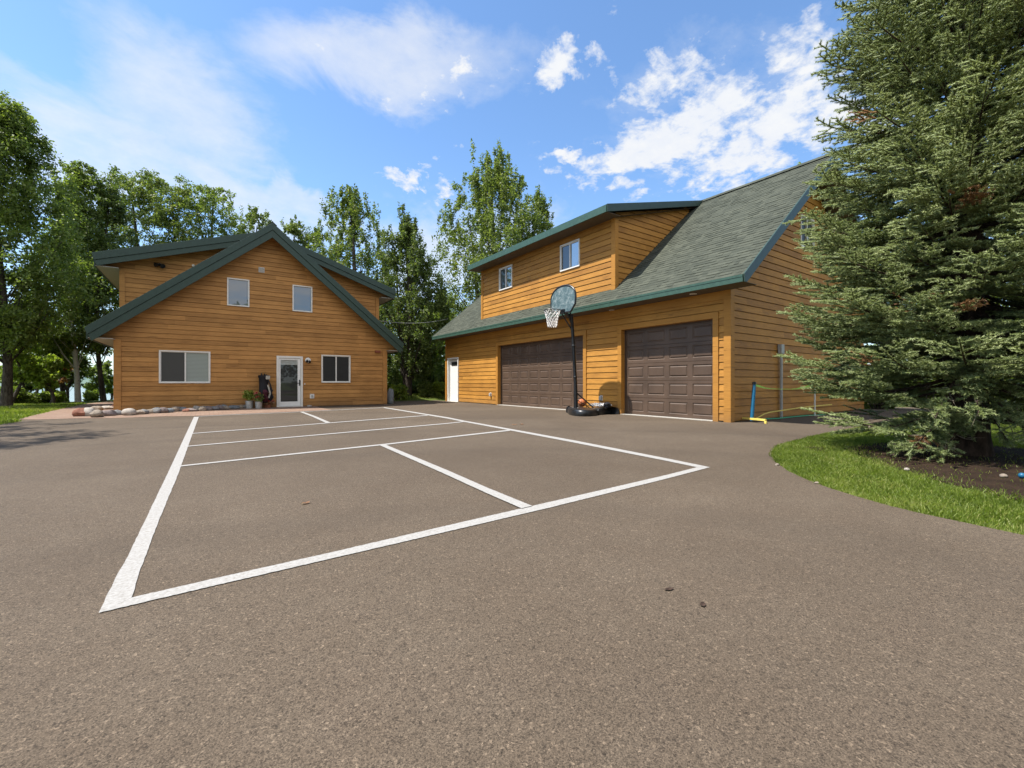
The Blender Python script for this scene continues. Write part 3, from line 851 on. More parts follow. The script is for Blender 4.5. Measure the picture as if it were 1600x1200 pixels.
# lake
mb = MB(); mb.poly([(-2400, -900, -2.6), (120, -900, -2.6), (120, 2500, -2.6), (-2400, 2500, -2.6)])
o = mb.build('lake', M['water']); o['kind'] = 'structure'
# far shore, wooded hills about half a kilometre off
rg = np.random.default_rng(5)
ns = 260
px = np.linspace(-700, 900, ns)
base = np.array([at(p, 560) for p in px])
prof = 9+5*np.sin(px*.011+1)+3*np.sin(px*.037)+rg.uniform(0, 1.3, ns)
rows = [(0, -3.2), (25, .55), (70, 1.0), (200, .8), (500, .2)]
V = []; 
for dd, hh in rows:
    for i in range(ns):
        n = base[i]/np.linalg.norm(base[i]); z = hh if dd == 0 else prof[i]*hh+rg.uniform(-.8, .8)
        V.append((base[i][0]+n[0]*dd, base[i][1]+n[1]*dd, z))
V = np.array(V); FA = []; 
for r_ in range(len(rows)-1):
    for i in range(ns-1): FA.append((r_*ns+i, r_*ns+i+1, (r_+1)*ns+i+1, (r_+1)*ns+i))
FA = np.array(FA)
o = mesh_np('far_shore_hills', V, FA, rg.random(len(FA)), M['shore'], None); o['kind'] = 'structure'

# court lines ------------------------------------------------------
def resample(pts, n):
    pts = np.array(pts, float); L = np.r_[0, np.cumsum(np.hypot(*np.diff(pts, axis=0).T))]
    t = np.linspace(0, L[-1], n)
    return np.stack([np.interp(t, L, pts[:, i]) for i in (0, 1)], 1)
lines = MB(); LZ = [.004]
rl = random.Random(3)
def strip(A, B, n=46):
    n *= 5
    A = resample([G(*p) for p in A], n); B = resample([G(*p) for p in B], n)
    z = LZ[0]; LZ[0] += .0008
    jit = lambda: rl.uniform(-.0022, .0022)
    A = [(a[0]+jit(), a[1]+jit(), z) for a in A]; B = [(b[0]+jit(), b[1]+jit(), z) for b in B]
    m = n
    lines.add(A+B, [(i, i+1, m+i+1, m+i) for i in range(n-1)])
def cline(C, t, n=40): strip([(x, y-t/2) for x, y in C], [(x, y+t/2) for x, y in C], n)
strip([(154.6, 959), (182, 900), (196.6, 876), (262.5, 739), (280, 701), (303, 651.5)], [(206, 935), (216, 900), (249, 812), (279, 740), (293, 700), (310.6, 651.5)])
strip([(154.6, 959), (300, 924.5), (500, 878), (760, 817.2), (860, 793.7), (1040, 748.9), (1109.5, 730.6)], [(206, 935), (340, 904), (520, 863.5), (760, 807.8), (860, 784.8), (1040, 743), (1089, 730.6)], 70)
strip([(1109.5, 730.6), (1040, 716.4), (900, 689), (801, 671.0), (728, 658), (700, 652.3), (599.5, 636.3)], [(1089, 730.6), (1040, 720.4), (900, 692.6), (801, 673.6), (728, 660), (700, 654.4), (600, 637.6)], 60)
cline([(283, 728.7), (460, 709.7), (600, 695), (690, 684.7), (797, 672.6)], 1.8)
cline([(294, 697.8), (460, 683.2), (700, 661.9), (724, 659.2)], 1.15)
cline([(301, 677.8), (460, 665.6), (517, 661), (668, 649.4)], .9)
cline([(310, 650.9), (460, 644.3), (600, 637.2)], .42)
strip([(601, 695), (700, 736.3), (760, 762.8), (831, 792)], [(592, 696), (691, 740), (760, 771.9), (815, 796)], 40)
strip([(473, 643.6), (494, 651.2), (517, 661)], [(468.5, 644), (488, 651.6), (509, 661.3)], 12)
o = lines.build('court_markings', M['line']); o['kind'] = 'structure'

# ================================================================ BASKETBALL HOOP
bx, by = 9.82, 10.50
hoop = thing('basketball_hoop', 'portable basketball hoop on a black pole standing before the garage between its doors', 'basketball hoop', (bx, by, 0))
A0 = np.array(G(893, 648)); 
def blob(mb, pts, z0, z1, inset=.07):
    """rounded moulded tank from a footprint polygon"""
    n = 40; P = resample(list(pts)+[pts[0]], n+1)[:-1]
    for _ in range(3): P = (P+np.roll(P, 1, 0)+np.roll(P, -1, 0))/3
    c = P.mean(0); rings = [(0.02, z0), (0, z0+(z1-z0)*.35), (.02, z0+(z1-z0)*.7), (.06, z1-.012), (.12, z1)]
    vs = []
    for off, z in rings:
        for p in P:
            d = p-c; L = np.linalg.norm(d); q = c+d*(L-off)/L; vs.append((q[0], q[1], z))
    fs = [(i*n+k, i*n+(k+1) % n, (i+1)*n+(k+1) % n, (i+1)*n+k) for i in range(len(rings)-1) for k in range(n)]
    fs.append(tuple((len(rings)-1)*n+k for k in range(n))); fs.append(tuple(range(n-1, -1, -1)))
    mb.add(vs, fs)
foot1 = [G(886, 645.5), G(889, 648.5), G(900, 650.8), G(915, 651.3), G(930, 650.3), G(938, 648), (10.35, 10.0), (10.3, 10.5), (10.0, 10.95), (9.75, 11.0), G(888, 642.5)]
foot2 = [G(934, 649), G(945, 647.8), G(955, 646.6), G(959.5, 645), (10.74, 9.42), (10.76, 9.75), (10.6, 10.3), (10.2, 10.3)]
mb = MB(); blob(mb, foot1, .006, .20); blob(mb, foot2, .007, .21); mb.build('base_tank', M['black'], hoop, smooth=True)
top = np.array([9.62, 10.5, 3.18])
mb = MB(); mb.tube([(bx, by, .10), (bx-.03, by, 1.0), (bx-.10, by, 2.0), tuple(top)], [.062, .058, .055, .05], 16)
pole = mb.build('pole', M['black_metal'], hoop, smooth=True)
for z in (1.15, 2.15): MB().lathe((bx-.03-(z-1)*.07, by, z), [(.062, 0), (.068, .01), (.068, .05), (.062, .06)], 16).build('collar', M['black'], pole, smooth=True)
mb = MB(); mb.tube([(bx-.03, by+.02, .72), (bx+.42, by-.35, .20)], .022, 8).tube([(bx-.03, by+.06, .72), (bx+.25, by+.35, .20)], .022, 8)
mb.tube([(bx-.02, by-.05, .45), (bx+.30, by-.30, .20)], .012, 6); mb.build('strut', M['black_metal'], hoop, smooth=True)
mb = MB()
for g in ((893.5, 646.5), (901, 647.5)):
    mb = MB(); q = G(*g); mb.tube([(q[0]+.02, q[1]+.0, .05), (q[0]+.03, q[1]+.01, .14), (q[0]+.10, q[1]+.05, .20)], .018, 8)
    mb.build('bracket', M['silver'], hoop, smooth=True)
# backboard, facing -X
BX, BYc, BZ = 9.26, 10.50, 3.60
w_, h_ = .58, .45
out = []
for k in range(25):
    a = math.pi*k/24; out.append((BYc+w_*math.cos(a)*(1.0), BZ+.02+(h_-.02)*math.sin(a)**.8))
out += [(BYc-w_*.97, BZ-.18), (BYc-w_*.62, BZ-.40), (BYc+w_*.62, BZ-.40), (BYc+w_*.97, BZ-.18)]
mb = MB(); mb.prismX(out, BX-.012, BX+.012); bd = mb.build('backboard', M['board'], hoop)
mb = MB(); c3 = [(BX, y, z) for y, z in out]
for i in range(len(c3)): mb.tube([c3[i], c3[(i+1) % len(c3)]], .030, 8)
mb.build('frame', M['black'], bd, smooth=True)
mb = MB()
for s in (-1, 1):
    y = BYc+s*.14
    mb.bar((BX+.03, y, BZ-.05), (top[0]+.02, y*.3+by*.7, 2.95), .035, .03); mb.bar((BX+.03, y, BZ-.36), (top[0]+.03, y*.3+by*.7, 2.72), .035, .03)
mb.bar((BX+.02, BYc, BZ-.38), (top[0], by, 3.12), .10, .05); mb.box(BX+.012, BX+.04, BYc-.17, BYc+.17, BZ-.42, BZ-.02)
mb.build('bracket', M['black_metal'], hoop)
RXc, RYc, RZc = 8.86, 10.55, 3.25; rr = .255
mb = MB(); ring = [(RXc+rr*math.cos(2*math.pi*k/28), RYc+rr*math.sin(2*math.pi*k/28), RZc) for k in range(29)]
mb.tube(ring, .014, 8, cap=False); mb.bar((RXc+rr, RYc-.08, RZc-.005), (BX-.01, BYc-.08, RZc-.005), .03, .03); mb.bar((RXc+rr, RYc+.04, RZc-.005), (BX-.01, BYc+.10, RZc-.005), .03, .03)
mb.box(BX-.045, BX-.013, BYc-.10, BYc+.10, RZc-.08, RZc+.06)
rim = mb.build('rim', M['black_metal'], hoop, smooth=True)
mb = MB(); NS = 12; LV = 6
def npnt(k, l):
    f = l/LV; r = rr*(1-.50*f**.75)+.008*math.sin(k*2.1+l); t = 2*math.pi*(k+(l % 2)*.5)/NS
    return (RXc+r*math.cos(t), RYc+r*math.sin(t), RZc-.02-.50*f)
for k in range(NS):
    for l in range(LV):
        o_ = l % 2
        mb.tube([npnt(k, l), npnt(k, l+1)], .0105, 5, cap=False)
        mb.tube([npnt(k, l), npnt((k-1 if not o_ else k+1) % NS, l+1)], .0105, 5, cap=False)
mb.build('net', M['net'], rim, smooth=True)
def uv_ball(mb, c, r, n=20, m=12, sq=1):
    pr = [(r*math.sin(math.pi*i/m), -r*math.cos(math.pi*i/m)*sq) for i in range(m+1)]
    mb.lathe(c, [(max(p[0], 1e-4), p[1]) for p in pr], n)
bp = G(909.5, 645.5); bc = (bp[0]+.12, bp[1]+.12, .335)
ball = thing('basketball', 'orange basketball resting on the black base of the hoop', 'ball', (bc[0], bc[1], bc[2]-.135))
mb = MB(); uv_ball(mb, bc, .135, 24, 14); b_ = mb.build('skin', M['ball'], ball, smooth=True)
mb = MB()
for ax in range(3):
    ring = []
    for k in range(25):
        t = 2*math.pi*k/24; a, b = .1355*math.cos(t), .1355*math.sin(t)
        ring.append((bc[0]+(a if ax != 0 else a*.3), bc[1]+(b if ax != 1 else a*.7), bc[2]+(b if ax == 1 else (b*.95 if ax == 0 else a*.2))))
    ring = [tuple(np.array(bc)+(np.array(p)-bc)/np.linalg.norm(np.array(p)-bc)*.1358) for p in ring]
    mb.tube(ring, .004, 5, cap=False)
mb.build('seam', M['ball_seam'], b_)
# a heap of spare netting and cord on the base
rc = random.Random(8)
mb = MB(); c0 = np.array([10.50, 10.02, .245])
for j in range(9):
    pts = []; a0 = rc.uniform(0, 6.28); r0 = rc.uniform(.05, .15); cc = c0+np.array([rc.uniform(-.14, .14), rc.uniform(-.2, .2), 0])
    for k in range(18):
        t = a0+k*.8; pts.append((cc[0]+r0*math.cos(t)*rc.uniform(.7, 1.2), cc[1]+r0*1.3*math.sin(t)*rc.uniform(.7, 1.2), cc[2]+rc.uniform(-.01, .10)))
    mb.tube(pts, .011, 5)
o = mb.build('rope_pile', M['net'], org=c0-np.array([0, 0, .03])); mark(o, 'tangle of pale cord heaped on the hoop base beside the basketball', 'rope')
c0 = np.array([10.42, 9.72, .30])
mb = MB(); uv_ball(mb, c0, .12, 14, 10, .75)
for v in range(len(mb.v)): mb.v[v] = tuple(np.array(mb.v[v])+np.array([rc.uniform(-.018, .018) for _ in range(3)]))
o = mb.build('dark_bag', M['black_cloth'], smooth=True, org=c0); mark(o, 'small crumpled dark bag on the hoop base nearest the wall', 'bag')

# ================================================================ BADMINTON NET at the gable wall
NY = 5.72
net = thing('yard_net', 'folded lawn net with blue roll, white post and lime tape against the garage side wall', 'net', (*G(1177, 655.5), 0))
a, z = onY(1178.5, 600.5, NY); a2, _ = onY(1174.5, 650, NY)
mb = MB(); rr_ = []
mb.tube([(a2+(a-a2)*t, NY, .03+(z-.03)*t) for t in (0, .1, .3, .5, .7, .9, 1)], [.036, .042, .047, .043, .046, .042, .036], 14)
bl = mb.build('rolled_sleeve', M['blue'], net, smooth=True)
mb = MB().lathe((a, NY, z), [(.0, 0), (.05, 0), (.045, .05), (.02, .07)], 12); mb.build('cap', M['black'], bl, smooth=True)
b0, b1 = onY(1273, 650, NY+.0)[0], onY(1273, 606, NY)[1]
MB().tube([(b0, NY, 0), (b0, NY, b1)], [.022, .022], 10).build('post', M['white'], net, smooth=True)
def ribbon(pts, wz, th=.006):
    mb = MB()
    for i in range(len(pts)-1):
        p, q = pts[i], pts[i+1]
        mb.bar(p, q, th, (wz[i]+wz[i+1])/2, (0, 0, 1))
    return mb
def seg(pp, Y=NY): return [(onY(x, y, Y)[0], Y, onY(x, y, Y)[1]) for x, y in pp]
ribbon(seg([(1181, 602), (1188, 604), (1195, 606.2), (1203, 607.2), (1212, 607.8), (1225, 608), (1238, 608), (1246, 607.2), (1257, 605), (1266, 602.6), (1273, 601.5)]), [.05, .05, .03, .02, .012, .012, .014, .03, .05, .05, .05, .05]).build('tape', M['lime'], net)
ribbon(seg([(1273, 601.5), (1280, 603.5), (1288, 605.5), (1300, 607.5), (1316, 608.5)]), [.05, .04, .03, .02, .02]).build('tape', M['lime'], net)
ribbon(seg([(1177, 656), (1185, 652), (1194, 646.8), (1204, 643.8), (1225, 640.8), (1250, 637), (1273, 634.5), (1300, 632)]), [.03]*8).build('cord', M['yellow'], net)
ribbon(seg([(1178, 655.5), (1200, 654.2), (1216, 653.6), (1240, 651), (1262, 649), (1290, 648)]), [.03]*6).build('cord', M['teal'], net)
q0, q1 = G(1153, 657.5), G(1196.5, 662)
mb = MB(); mb.bar((q0[0], q0[1], .085), (q1[0], q1[1], .085), .05, .05)
mb.bar((q0[0], q0[1], .0), (q0[0], q0[1], .06), .035, .035, (1, 0, 0)); mb.bar((q1[0], q1[1], .0), (q1[0], q1[1], .06), .05, .05, (1, 0, 0))
mb.build('foot_bar', M['yellow'], net, bevel=.004)

# ================================================================ STONES
def stone_mesh(seed, c, rx, ry, rz, mat, name, label, cat='rock', group=None, rot=0):
    rg = np.random.default_rng(seed)
    mb = MB(); n, m = 18, 11
    vs = []
    dirs = rg.normal(size=(11, 3)); dirs /= np.linalg.norm(dirs, axis=1)[:, None]; off = rg.uniform(.72, 1.0, 11)
    cr, sr = math.cos(rot), math.sin(rot)
    for i in range(m+1):
        for k in range(n):
            ph = math.pi*i/m; t = 2*math.pi*k/n
            d = np.array([math.sin(ph)*math.cos(t), math.sin(ph)*math.sin(t), -math.cos(ph)])
            r = 1.0
            for q, o in zip(dirs, off):
                dp = d@q
                if dp > 0: r = min(r, o/dp if dp > .35 else 9)
            r *= 1+.03*math.sin(7*d[0]+seed)*math.cos(6*d[1]+5*d[2])
            p = d*r*np.array([rx, ry, rz])
            vs.append((c[0]+p[0]*cr-p[1]*sr, c[1]+p[0]*sr+p[1]*cr, c[2]+p[2]))
    fs = [(i*n+k, i*n+(k+1) % n, (i+1)*n+(k+1) % n, (i+1)*n+k) for i in range(m) for k in range(n)]
    mb.add(vs, fs); o = mb.build(name, M[mat], smooth=True, org=np.array([c[0], c[1], 0.]))
    return mark(o, label, cat, group)
# big ones at the corner, read left to right (pixel x, foot y, half width px, height px, material, words)
big = [(120, 652.5, 9.5, 12, 'rock_red', 'rust-red boulder, leftmost end of the stone border'),
       (131.5, 652, 10.5, 12, 'rock_pale', 'pale rounded boulder leaning right of the rust-red one'),
       (145, 654.2, 10, 11, 'rock_tan', 'tan boulder lying foremost at the corner of the stone border'),
       (163, 651.8, 10.5, 9.5, 'rock_mauve', 'broad mauve-grey boulder left of the house corner post'),
       (178.5, 650.5, 7.5, 8, 'rock_grey', 'dark grey stone directly before the house corner post'),
       (196, 651, 9.5, 10.5, 'rock_pale', 'pale angular stone just right of the house corner post'),
       (212.5, 649.6, 8.5, 7, 'rock_tan', 'low tan stone, second right of the house corner post'),
       (146, 644.5, 9, 7.5, 'rock_tan', 'flat cream boulder behind the front row at the corner'),
       (163, 641.5, 9, 5.5, 'rock_pale', 'pale flat stone at the back of the corner heap'),
       (176, 639.6, 6.5, 5.5, 'rock_red', 'small reddish stone against the house side wall')]
sd = 100
for x, y, hw_, hp_, mt, lb in big:
    X, Y = G(x, y-1.5); d = 1/((y-1.5-598)/F); sc = d/F
    stone_mesh(sd, (X+.07, Y+.10, hp_*sc*.42), hw_*sc*1.12, hw_*sc*.9, hp_*sc*.70, mt, 'boulder', lb, 'boulder', 'boulders at the house corner', rot=-.6+rc.uniform(-.3, .3)); sd += 1
small = [(224, 648.3, 7, 7.5, 'rock_grey'), (234, 647.3, 6, 7, 'rock_tan'), (244, 647, 7, 8, 'rock_grey'), (254.5, 646.6, 6.5, 8, 'rock_mauve'), (264, 646, 6.5, 6.5, 'rock_blue'), (273.5, 644.5, 6.5, 7.5, 'rock_tan'), (284, 644, 7.5, 6.5, 'rock_grey'), (291, 644.6, 5, 4.5, 'rock_red'), (297.5, 644.2, 8, 5, 'rock_mauve'), (307, 642, 5.5, 6.5, 'rock_pale'), (315.5, 643.5, 5.5, 7, 'rock_tan'), (325, 642.8, 6, 6.5, 'rock_mauve'), (334, 642, 7, 5.5, 'rock_grey'), (343, 641.5, 6, 7, 'rock_mauve'), (347, 636.5, 5, 6, 'rock_grey'), (353, 641, 6, 5, 'rock_tan'), (359.5, 637.5, 5, 5, 'rock_blue'), (365, 640, 8, 5.5, 'rock_blue'), (375.5, 639.3, 6, 5.5, 'rock_tan'), (381, 638.5, 4.5, 5, 'rock_grey'), (319, 638.2, 5, 5, 'rock_tan'), (280, 639.8, 5.5, 5, 'rock_mauve'), (248, 641.5, 5, 5, 'rock_grey')]
small_sorted = sorted(small, key=lambda q: q[0])
words = {'rock_grey': 'grey', 'rock_tan': 'tan', 'rock_mauve': 'mauve-brown', 'rock_blue': 'blue-grey', 'rock_red': 'reddish', 'rock_pale': 'pale'}
cnt = {}
for q in small_sorted: cnt[q[4]] = cnt.get(q[4], 0)+1
seen = {}
ordn = ['first', 'second', 'third', 'fourth', 'fifth', 'sixth', 'seventh', 'eighth']
for x, y, hw_, hp_, mt in small_sorted:
    X, Y = G(x, y-1); d = 1/((y-1-598)/F); sc = d/F; Y = min(Y+.06, HY-.12)
    k = seen.get(mt, 0); seen[mt] = k+1
    where = 'along the house wall'
    lb = f'{ordn[k]} {words[mt]} fieldstone from the left in the row {where}' if cnt[mt] > 1 else f'only {words[mt]} fieldstone in the stone row {where}'
    stone_mesh(sd, (X, Y, hp_*sc*.42), hw_*sc*1.12, hw_*sc*.9, hp_*sc*.72, mt, 'fieldstone', lb, 'rock', 'fieldstones along the house wall', rot=rc.uniform(-.6, .2)); sd += 1
q = at(608.5, 20.9); stone_mesh(900, (q[0]+.05, q[1], .30), .20, .22, .46, 'rock_blue', 'boulder', 'upright blue-grey boulder just behind the right corner of the house', 'boulder')
for x, y, s_, mt, lb in ((1417, 734.5, .026, 'rock_pale', 'small pink-white stone on the soil left of the spruce trunk'), (1214.5, 727, .022, 'rock_tan', 'tiny pale stone at the grass edge near the tip of the island'), (1276, 755.5, .020, 'rock_tan', 'tiny flat pale stone at the grass edge, midway along the curve'), (1568, 745, .032, 'rock_tan', 'tan stone on the dark soil right of the spruce trunk')):
    X, Y = G(x, y); stone_mesh(sd, (X, Y, s_*.35), s_*1.4, s_, s_*.7, mt, 'stone', lb, 'stone'); sd += 1
# fallen leaves on the asphalt, and two dark stains drawn as flat leaf shapes
for x, y, lb, c_ in ((804, 664, 'curled red-brown leaf on the asphalt beyond the court sideline', 'leaf_rust'), (815, 663.5, 'second curled red-brown leaf, right of the other beyond the sideline', 'leaf_rust'), (477.5, 787.5, 'brown leaf lying inside the near left court box', 'leaf_rust'), (1045, 922, 'dark curled leaf alone on the near asphalt', 'twig'), (1098, 946, 'second dark stain on the near asphalt, right of the first', 'twig')):
    X, Y = G(x, y); s_ = .016*(1/((y-598)/F))**.7
    mb = MB(); a_ = rc.uniform(0, 6)
    fl = 1 if c_ != 'twig' else .15
    P = [(math.cos(a_+t)*s_*r, math.sin(a_+t)*s_*r*.6, z*fl) for t, r, z in ((0, 1.2, .012), (.7, .8, .002), (1.6, .6, .010), (2.6, .9, .003), (3.3, 1.1, .014), (4.2, .6, .002), (5.3, .8, .006))]
    mb.add([(X+p[0], Y+p[1], p[2]+.006) for p in P]+[(X, Y, .006+.01*fl)], [(i, (i+1) % 7, 7) for i in range(7)])
    o = mb.build('fallen_leaf' if 'leaf' in lb else 'twig', M['bark_spruce' if c_ == 'twig' else c_], org=np.array([X, Y, 0.])); mark(o, lb, 'leaf' if 'leaf' in lb else 'twig')

# ================================================================ POTS, BAG
def leaves_np(C, n, rad, size, rg, up=.3, wid=.6, droop=0):
    """n leaves scattered in ellipsoids at C (m,3) with radii rad (m,3)"""
    m = len(C); idx = np.repeat(np.arange(m), n)
    N = len(idx)
    d = rg.normal(size=(N, 3)); d /= np.linalg.norm(d, axis=1)[:, None]
    r = rg.random(N)**.45
    p = C[idx]+d*r[:, None]*rad[idx]
    nrm = rg.normal(size=(N, 3))*.9+d*.5+np.array([0, 0, up]); nrm /= np.linalg.norm(nrm, axis=1)[:, None]
    t = rg.normal(size=(N, 3))+np.array([0, 0, -droop]); t -= nrm*(t*nrm).sum(1)[:, None]; t /= np.linalg.norm(t, axis=1)[:, None]
    b = np.cross(nrm, t); s = size*rg.uniform(.65, 1.3, N)[:, None]
    V = np.stack([p, p+t*s*.5+b*s*wid*.5, p+t*s, p+t*s*.5-b*s*wid*.5], 1).reshape(-1, 3)
    FA = np.arange(N*4).reshape(-1, 4)
    return V, FA, idx
def pot(x, yf, hw_, h_, label, fol, flower=None, mat='silver', seedv=1, hfol=.3):
    X, Y = G(x, yf); d = 1/((yf-598)/F); r = hw_*d/F
    Y = min(Y+r*.6, HY-r-.03)
    p = thing('flower_pot', label, 'flower pot', (X, Y, 0))
    MB().lathe((X, Y, 0), [(r*.80, 0), (r*.86, h_*.3), (r*.92, h_*.6), (r*.98, h_*.96), (r*1.06, h_*.965), (r*1.06, h_), (r*.95, h_), (r*.93, h_*.9), (.001, h_*.88)], 22).build('bucket', M[mat], p, smooth=True)
    rg = np.random.default_rng(seedv)
    C = np.array([(X+rg.uniform(-1, 1)*r*1.1, Y+rg.uniform(-1, .6)*r, h_+rg.uniform(.02, hfol)) for _ in range(16)])
    V, FA, idx = leaves_np(C, 40, np.full((16, 3), r*.5), .07, rg)
    mesh_np('foliage', V, FA, rg.random(len(FA)), M[fol], p)
    mb = MB()
    for c in C[:8]: mb.tube([(X, Y, h_*.9), tuple(c)], .005, 4)
    mb.build('stem', M['leaf_lime'], p)
    if flower:
        V, FA, idx = leaves_np(C[:9]+np.array([0, -.02, .07]), 16, np.full((9, 3), r*.35), .055, rg, wid=1)
        mesh_np('blossom', V, FA, rg.random(len(FA)), M[flower], p)
pot(390, 638.5, 5.8, .30, 'galvanized bucket with yellow-green leafy plant, left of the two by the black bag', 'leaf_lime', None, 'silver', 1, .36)
pot(404.5, 638.5, 5.2, .27, 'galvanized bucket with red and pink flowers, right of the leafy one', 'leaf_maple', 'flower_red', 'silver', 2, .30)
pot(417.5, 636.8, 5.5, .13, 'low terracotta pot of trailing reddish plants under the black bag', 'leaf_rust', 'flower_red', 'terracotta', 3, .12)
# golf bag
gx0 = onY(412.5, 620, HY-.3)[0]; gY = HY-.22; gzb = .20
gb = thing('golf_bag', 'tall black golf bag with grey towel leaning on the wall left of the glass door', 'golf bag', (gx0, gY, 0))
zt = 1.30
mb = MB(); prof = [(.12, .0), (.15, .03), (.155, .3), (.14, .65), (.15, zt-gzb-.12), (.165, zt-gzb-.1), (.17, zt-gzb), (.14, zt-gzb), (.13, zt-gzb-.1), (.001, zt-gzb-.12)]
mb.lathe((gx0, gY, gzb), prof, 22, sx=1.15)
body = mb.build('body', M['black_cloth'], gb, smooth=True)
mb = MB(); mb.tube([(gx0+.02, gY-.14, gzb+.08), (gx0+.05, gY-.20, gzb+.2), (gx0+.04, gY-.19, gzb+.4), (gx0+.02, gY-.13, gzb+.5)], [.08, .11, .11, .06], 12)
mb.build('pocket', M['maroon_cloth'], body, smooth=True)
mb = MB(); mb.tube([(gx0+.17, gY-.02, gzb+.05), (gx0+.25, gY-.06, gzb+.25), (gx0+.24, gY-.05, gzb+.48), (gx0+.16, gY, gzb+.6)], [.07, .10, .09, .05], 12)
mb.build('pocket', M['black_cloth'], body, smooth=True)
mb = MB(); P = [(gx0+.10, gY-.17, zt-.10), (gx0+.20, gY-.19, zt-.35), (gx0+.26, gY-.18, zt-.6), (gx0+.20, gY-.18, zt-.85), (gx0+.08, gY-.2, zt-.98)]
for i in range(4): mb.bar(P[i], P[i+1], .012, .05, (1, 0, .3))
mb.build('strap', M['black_cloth'], body)
MB().box(gx0+.05, gx0+.20, gY-.20, gY-.185, zt-.17, zt-.02).build('towel', M['grey_cloth'], body, bevel=.005)
mb = MB(); P = [(gx0+.12, gY-.21, zt-.38), (gx0+.16, gY-.22, zt-.55), (gx0+.20, gY-.22, zt-.72), (gx0+.15, gY-.22, zt-.9)]
for i in range(3): mb.bar(P[i], P[i+1], .01, .055, (1, 0, .3))
mb.build('towel', M['grey_cloth'], body)
for k in range(5):
    mb = MB(); a = k*1.25; mb.tube([(gx0+.06*math.cos(a), gY+.05*math.sin(a), zt-.1), (gx0+.10*math.cos(a), gY+.08*math.sin(a), zt+.03+.02*(k % 3))], [.02, .028], 8)
    mb.build('club_cover', M['black'], gb, smooth=True)
# little grey object at the wall right of the door
X, Y = G(484, 635.5); mb = MB().lathe((X, HY-.2, 0), [(.0, 0), (.09, 0), (.10, .04), (.07, .06), (.001, .065)], 16)
o = mb.build('pet_bowl', M['metal_grey'], smooth=True, org=np.array([X, HY-.2, 0.])); mark(o, 'small grey bowl on the ground under the wall outlet', 'bowl')
# blue ball half hidden under the spruce
X, Y = G(1597, 747); mb = MB(); uv_ball(mb, (X, Y, .026), .030, 16, 10)
o = mb.build('blue_ball', M['blue'], smooth=True, org=np.array([X, Y, 0.])); mark(o, 'blue ball lying on the soil under the spruce at the right edge', 'ball')
# overhead cable between the two buildings
p0 = np.array([HX1+.0, 21.32, 4.02]); p1 = np.array([GX, GY1-.3, 3.9]) 
p1 = np.array([*at(700, 27), 1+100/690*27])
pts = [tuple(p0+(p1-p0)*t-np.array([0, 0, .55*4*t*(1-t)*.35])) for t in np.linspace(0, 1, 14)]
o = MB().tube(pts, .012, 5).build('overhead_cable', M['metal_grey'], org=p0); mark(o, 'thin grey cable strung from the house to the trees', 'cable')
